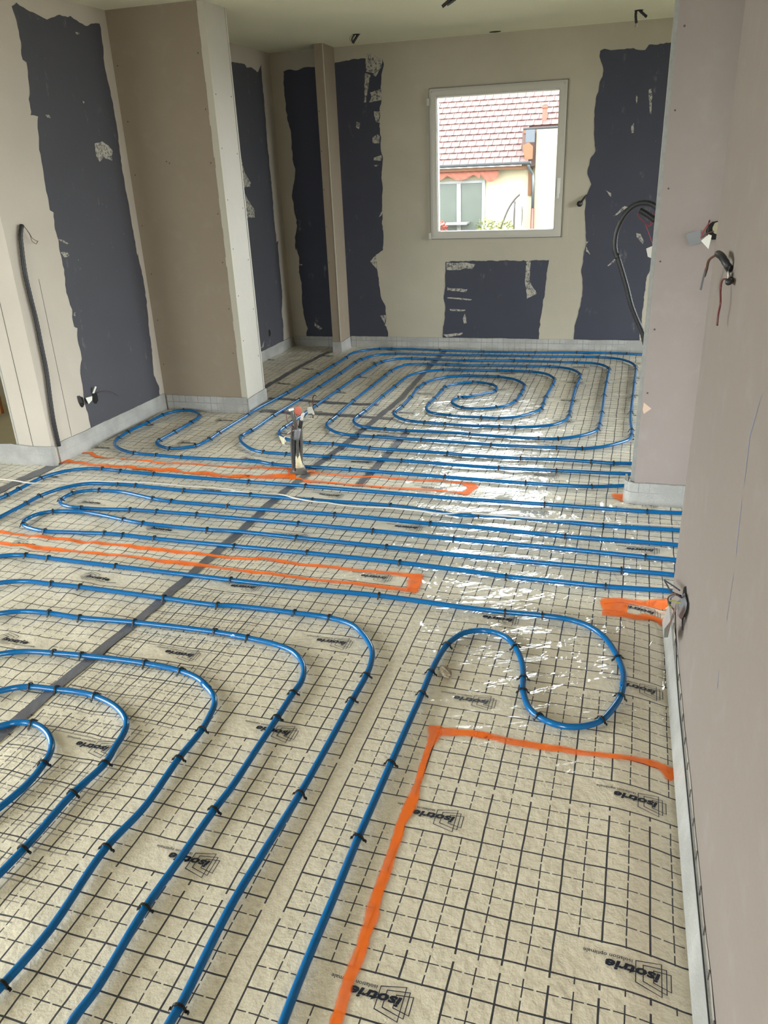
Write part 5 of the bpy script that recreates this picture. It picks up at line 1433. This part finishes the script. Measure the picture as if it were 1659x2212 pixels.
TILE = tile_mesh()
row_d = .155 / TA
for r in range(13):
    y, z = y0 + r * row_d, z0 + r * .155
    xa, xb = (-5.75, -2.66) if z < 2.38 else (-5.75, -1.35)
    x = xa + (.115 if r % 2 else 0)
    while x < xb:
        o = obj('roof_tile', TILE, None, house, (x, y, z))
        o.rotation_euler = (math.radians(40) + random.uniform(-.01, .01), 0, random.uniform(-.008, .008))
        x += .236
up = MB()
for r in range(13, 40):
    y, z = y0 + r * row_d, z0 + r * .155
    up.add([(-12, y, z + .03), (3, y, z + .03), (3, y + row_d, z + .16), (-12, y + row_d, z + .16), (-12, y, z), (3, y, z)], [(0, 1, 2, 3), (4, 5, 1, 0)])
for r in range(0, 13):
    y, z = y0 + r * row_d, z0 + r * .155
    up.add([(-12, y, z + .03), (-5.87, y, z + .03), (-5.87, y + row_d, z + .16), (-12, y + row_d, z + .16), (-12, y, z), (-5.87, y, z)], [(0, 1, 2, 3), (4, 5, 1, 0)])
o = up.build('tile_course', MO['tile'], house)
o['kind'] = 'stuff'


def half_gutter(x0, x1, y, z, r):
    V, F = [], []
    n = 8
    for x in (x0, x1):
        for q in (r, r - .012):
            for k in range(n + 1):
                a = math.pi + math.pi * k / n
                V.append((x, y + q * math.cos(a), z + q * math.sin(a)))
    m = n + 1
    for k in range(n):
        F += [(k, k + 1, 2 * m + k + 1, 2 * m + k), (m + k + 1, m + k, 3 * m + k, 3 * m + k + 1), (k + 1, k, m + k, m + k + 1), (2 * m + k, 2 * m + k + 1, 3 * m + k + 1, 3 * m + k)]
    F += [(0, 2 * m, 3 * m, m), (n, m + n, 3 * m + n, 2 * m + n)]
    return obj('gutter', mesh('gutter', V, F, False), MO['gutter'], house)


box_obj('gable_cheek', MO['tile'], (-2.78, YE - .22, 1.46), (-2.38, YE + .5, 2.34), house)
half_gutter(-12, -2.49, y0 - .03, 1.585, .085)
half_gutter(-2.78, 3, y0 + .55, 2.43, .085)
box_obj('soffit', MO['soffit'], (-12, YE - .45, 1.40), (-2.62, YE + .02, 1.49), house)
box_obj('soffit', MO['soffit'], (-2.75, YE - .25, 2.28), (3, YE + .2, 2.36), house)
box_obj('slate_board', MO['slate'], (-2.66, YE - .5, 2.05), (-2.42, YE - .40, 2.36), house)
mb = MB()
mb.add([(-2.74, YE - .5, 1.98), (-2.58, YE - .5, 2.06), (-2.46, YE - .5, 1.95), (-2.46, YE - .5, 1.64), (-2.66, YE - .5, 1.62), (-2.74, YE - .35, 1.98), (-2.58, YE - .35, 2.06), (-2.46, YE - .35, 1.95), (-2.46, YE - .35, 1.64), (-2.66, YE - .35, 1.62)],
       [(0, 1, 2, 3, 4), (9, 8, 7, 6, 5)] + [(i, i + 5, (i + 1) % 5 + 5, (i + 1) % 5) for i in range(5)])
mb.build('corner_hood', MO['soffit'], house)
mb = MB()
mb.tube(spline([(-2.56, y0, 1.52), (-2.54, y0 + .05, 1.40), (-2.45, YE - .38, 1.26), (-2.425, YE - .40, 1.10)], .05) + [Vector((-2.42, YE - .40, .37))], .042, 8)
mb.build('downpipe', MO['gutter'], house, True)
mb = MB()
mb.tube([(-2.42, YE - .40, .38), (-2.418, YE - .40, -1.3)], .047, 8)
mb.build('downpipe_foot', MO['red'], house, True)
mb = MB()
mb.tube([(-2.29, y0 + 1.30, 2.45), (-2.29, y0 + 1.30, 2.90), (-2.29, y0 + 1.30, 2.93), (-2.29, y0 + 1.30, 2.99)], [.072, .066, .085, .085], 12)
mb.tube([(-2.29, y0 + 1.30, 3.0), (-2.29, y0 + 1.30, 3.03)], [.09, .05], 12)
mb.build('chimney_pot', plain('clay_pot', srgb(91, 46, 31), .7), house)
# awning valance with scallops
V, F = [], []
N = 90
for i in range(N + 1):
    x = -5.75 + (5.75 - 3.40) * i / N
    s = (x + 5.75 - .2) / .72
    dr = .10 + .13 * abs(math.sin(math.pi * s)) if x < -3.9 else .10 + .20 * max(0, math.sin(math.pi * (x + 3.9) / .56)) * (1.0)
    fold = .02 * math.sin(x * 30)
    for (z, y) in ((1.40, YE - .32), (1.40 - dr * .5, YE - .36 + fold), (1.40 - dr, YE - .35 - fold)):
        V.append((x, y, z))
for i in range(N):
    for q in (0, 1):
        F.append((i * 3 + q, i * 3 + 3 + q, i * 3 + 4 + q, i * 3 + 1 + q))
obj('awning_valance', mesh('awning_valance', V, F, True), MO['awning'], house)
wf = MB()
for a, b in (((-5.85, YE - .06, -.42), (-5.76, YE + .03, 1.16)), ((-3.90, YE - .06, -.42), (-3.81, YE + .03, 1.16)), ((-4.63, YE - .06, -.34), (-4.51, YE + .03, 1.08)), ((-5.76, YE - .06, 1.08), (-3.90, YE + .03, 1.16)), ((-5.76, YE - .06, -.42), (-3.90, YE + .03, -.34))):
    wf.box(a, b, .006)
wfo = wf.build('window_frame', MO['white'], house)
for a, b in ((-5.76, -4.63), (-4.51, -3.90)):
    box_obj('pane', MO['glass'], (a, YE - .02, -.34), (b, YE - .01, 1.08), wfo)
box_obj('window_sill', MO['white'], (-5.5, YE - .6, .0), (-4.25, YE - .05, .05), house, .01)


def bush(x, y, z, r, mat, label, name, cat, n=170):
    t = thing(name, label, cat, (x, y, -1.3))
    mb = MB()
    for k in range(n):
        u = Vector((random.gauss(0, 1), random.gauss(0, 1), random.gauss(0, 1))).normalized() * r * random.uniform(.35, 1)
        c = Vector((u.x, u.y, z + 1.3 + u.z * .75))
        d = (u.normalized() + Vector((random.uniform(-.6, .6), random.uniform(-.6, .6), random.uniform(-.2, .8)))).normalized()
        s = d.cross(Vector((random.random(), random.random(), random.random()))).normalized()
        L, w = r * .38, r * .07
        mb.add([c, c + d * L * .5 + s * w, c + d * L, c + d * L * .5 - s * w], [(0, 1, 2, 3)])
    o = mb.build('foliage', mat, t)
    o['kind'] = 'stuff'
    st = MB()
    st.tube([(0, 0, 0), (.02, 0, z + 1.3 - r * .2)], [.05, .03], 7)
    st.build('stem', MO['rail'], t)


bush(-4.97, YE - 1.2, -.02, .26, MO['flower'], 'red flowering plant below the window of the yellow house', 'flower_bush', 'plant')
bush(-3.62, YE - 1.2, -.03, .27, MO['leaf'], 'pale yellow-green bush beside the window of the yellow house', 'garden_bush', 'plant')
bush(-3.08, YE - 1.2, -.05, .24, MO['leaf'], 'smaller pale bush next to the curved iron rail outside', 'garden_bush', 'plant')
rl = thing('garden_rail', 'dark curved iron rail with white post by the yellow wall', 'rail', (-2.8, YE - .55, -1.3))
tube_obj('handrail', [(-.50, 0, 1.10), (-.40, 0, 1.40), (-.24, 0, 1.75), (-.06, 0, 1.98), (.07, 0, 2.08)], .025, MO['rail'], rl, 8, .05)
tube_obj('post', [(-.11, 0, .0), (-.11, 0, 1.0), (-.10, 0, 1.88)], .025, MO['rail'], rl, 8, .2)
tube_obj('white_post', [(.07, 0, .0), (.07, 0, 1.0), (.07, 0, 2.08)], .035, MO['white'], rl, 8, .2)
tube_obj('cord', [(.10, 0, 2.0), (.09, 0, 1.8), (.12, 0, 1.6), (.10, 0, 1.25)], .01, MO['rail'], rl, 6, .08)
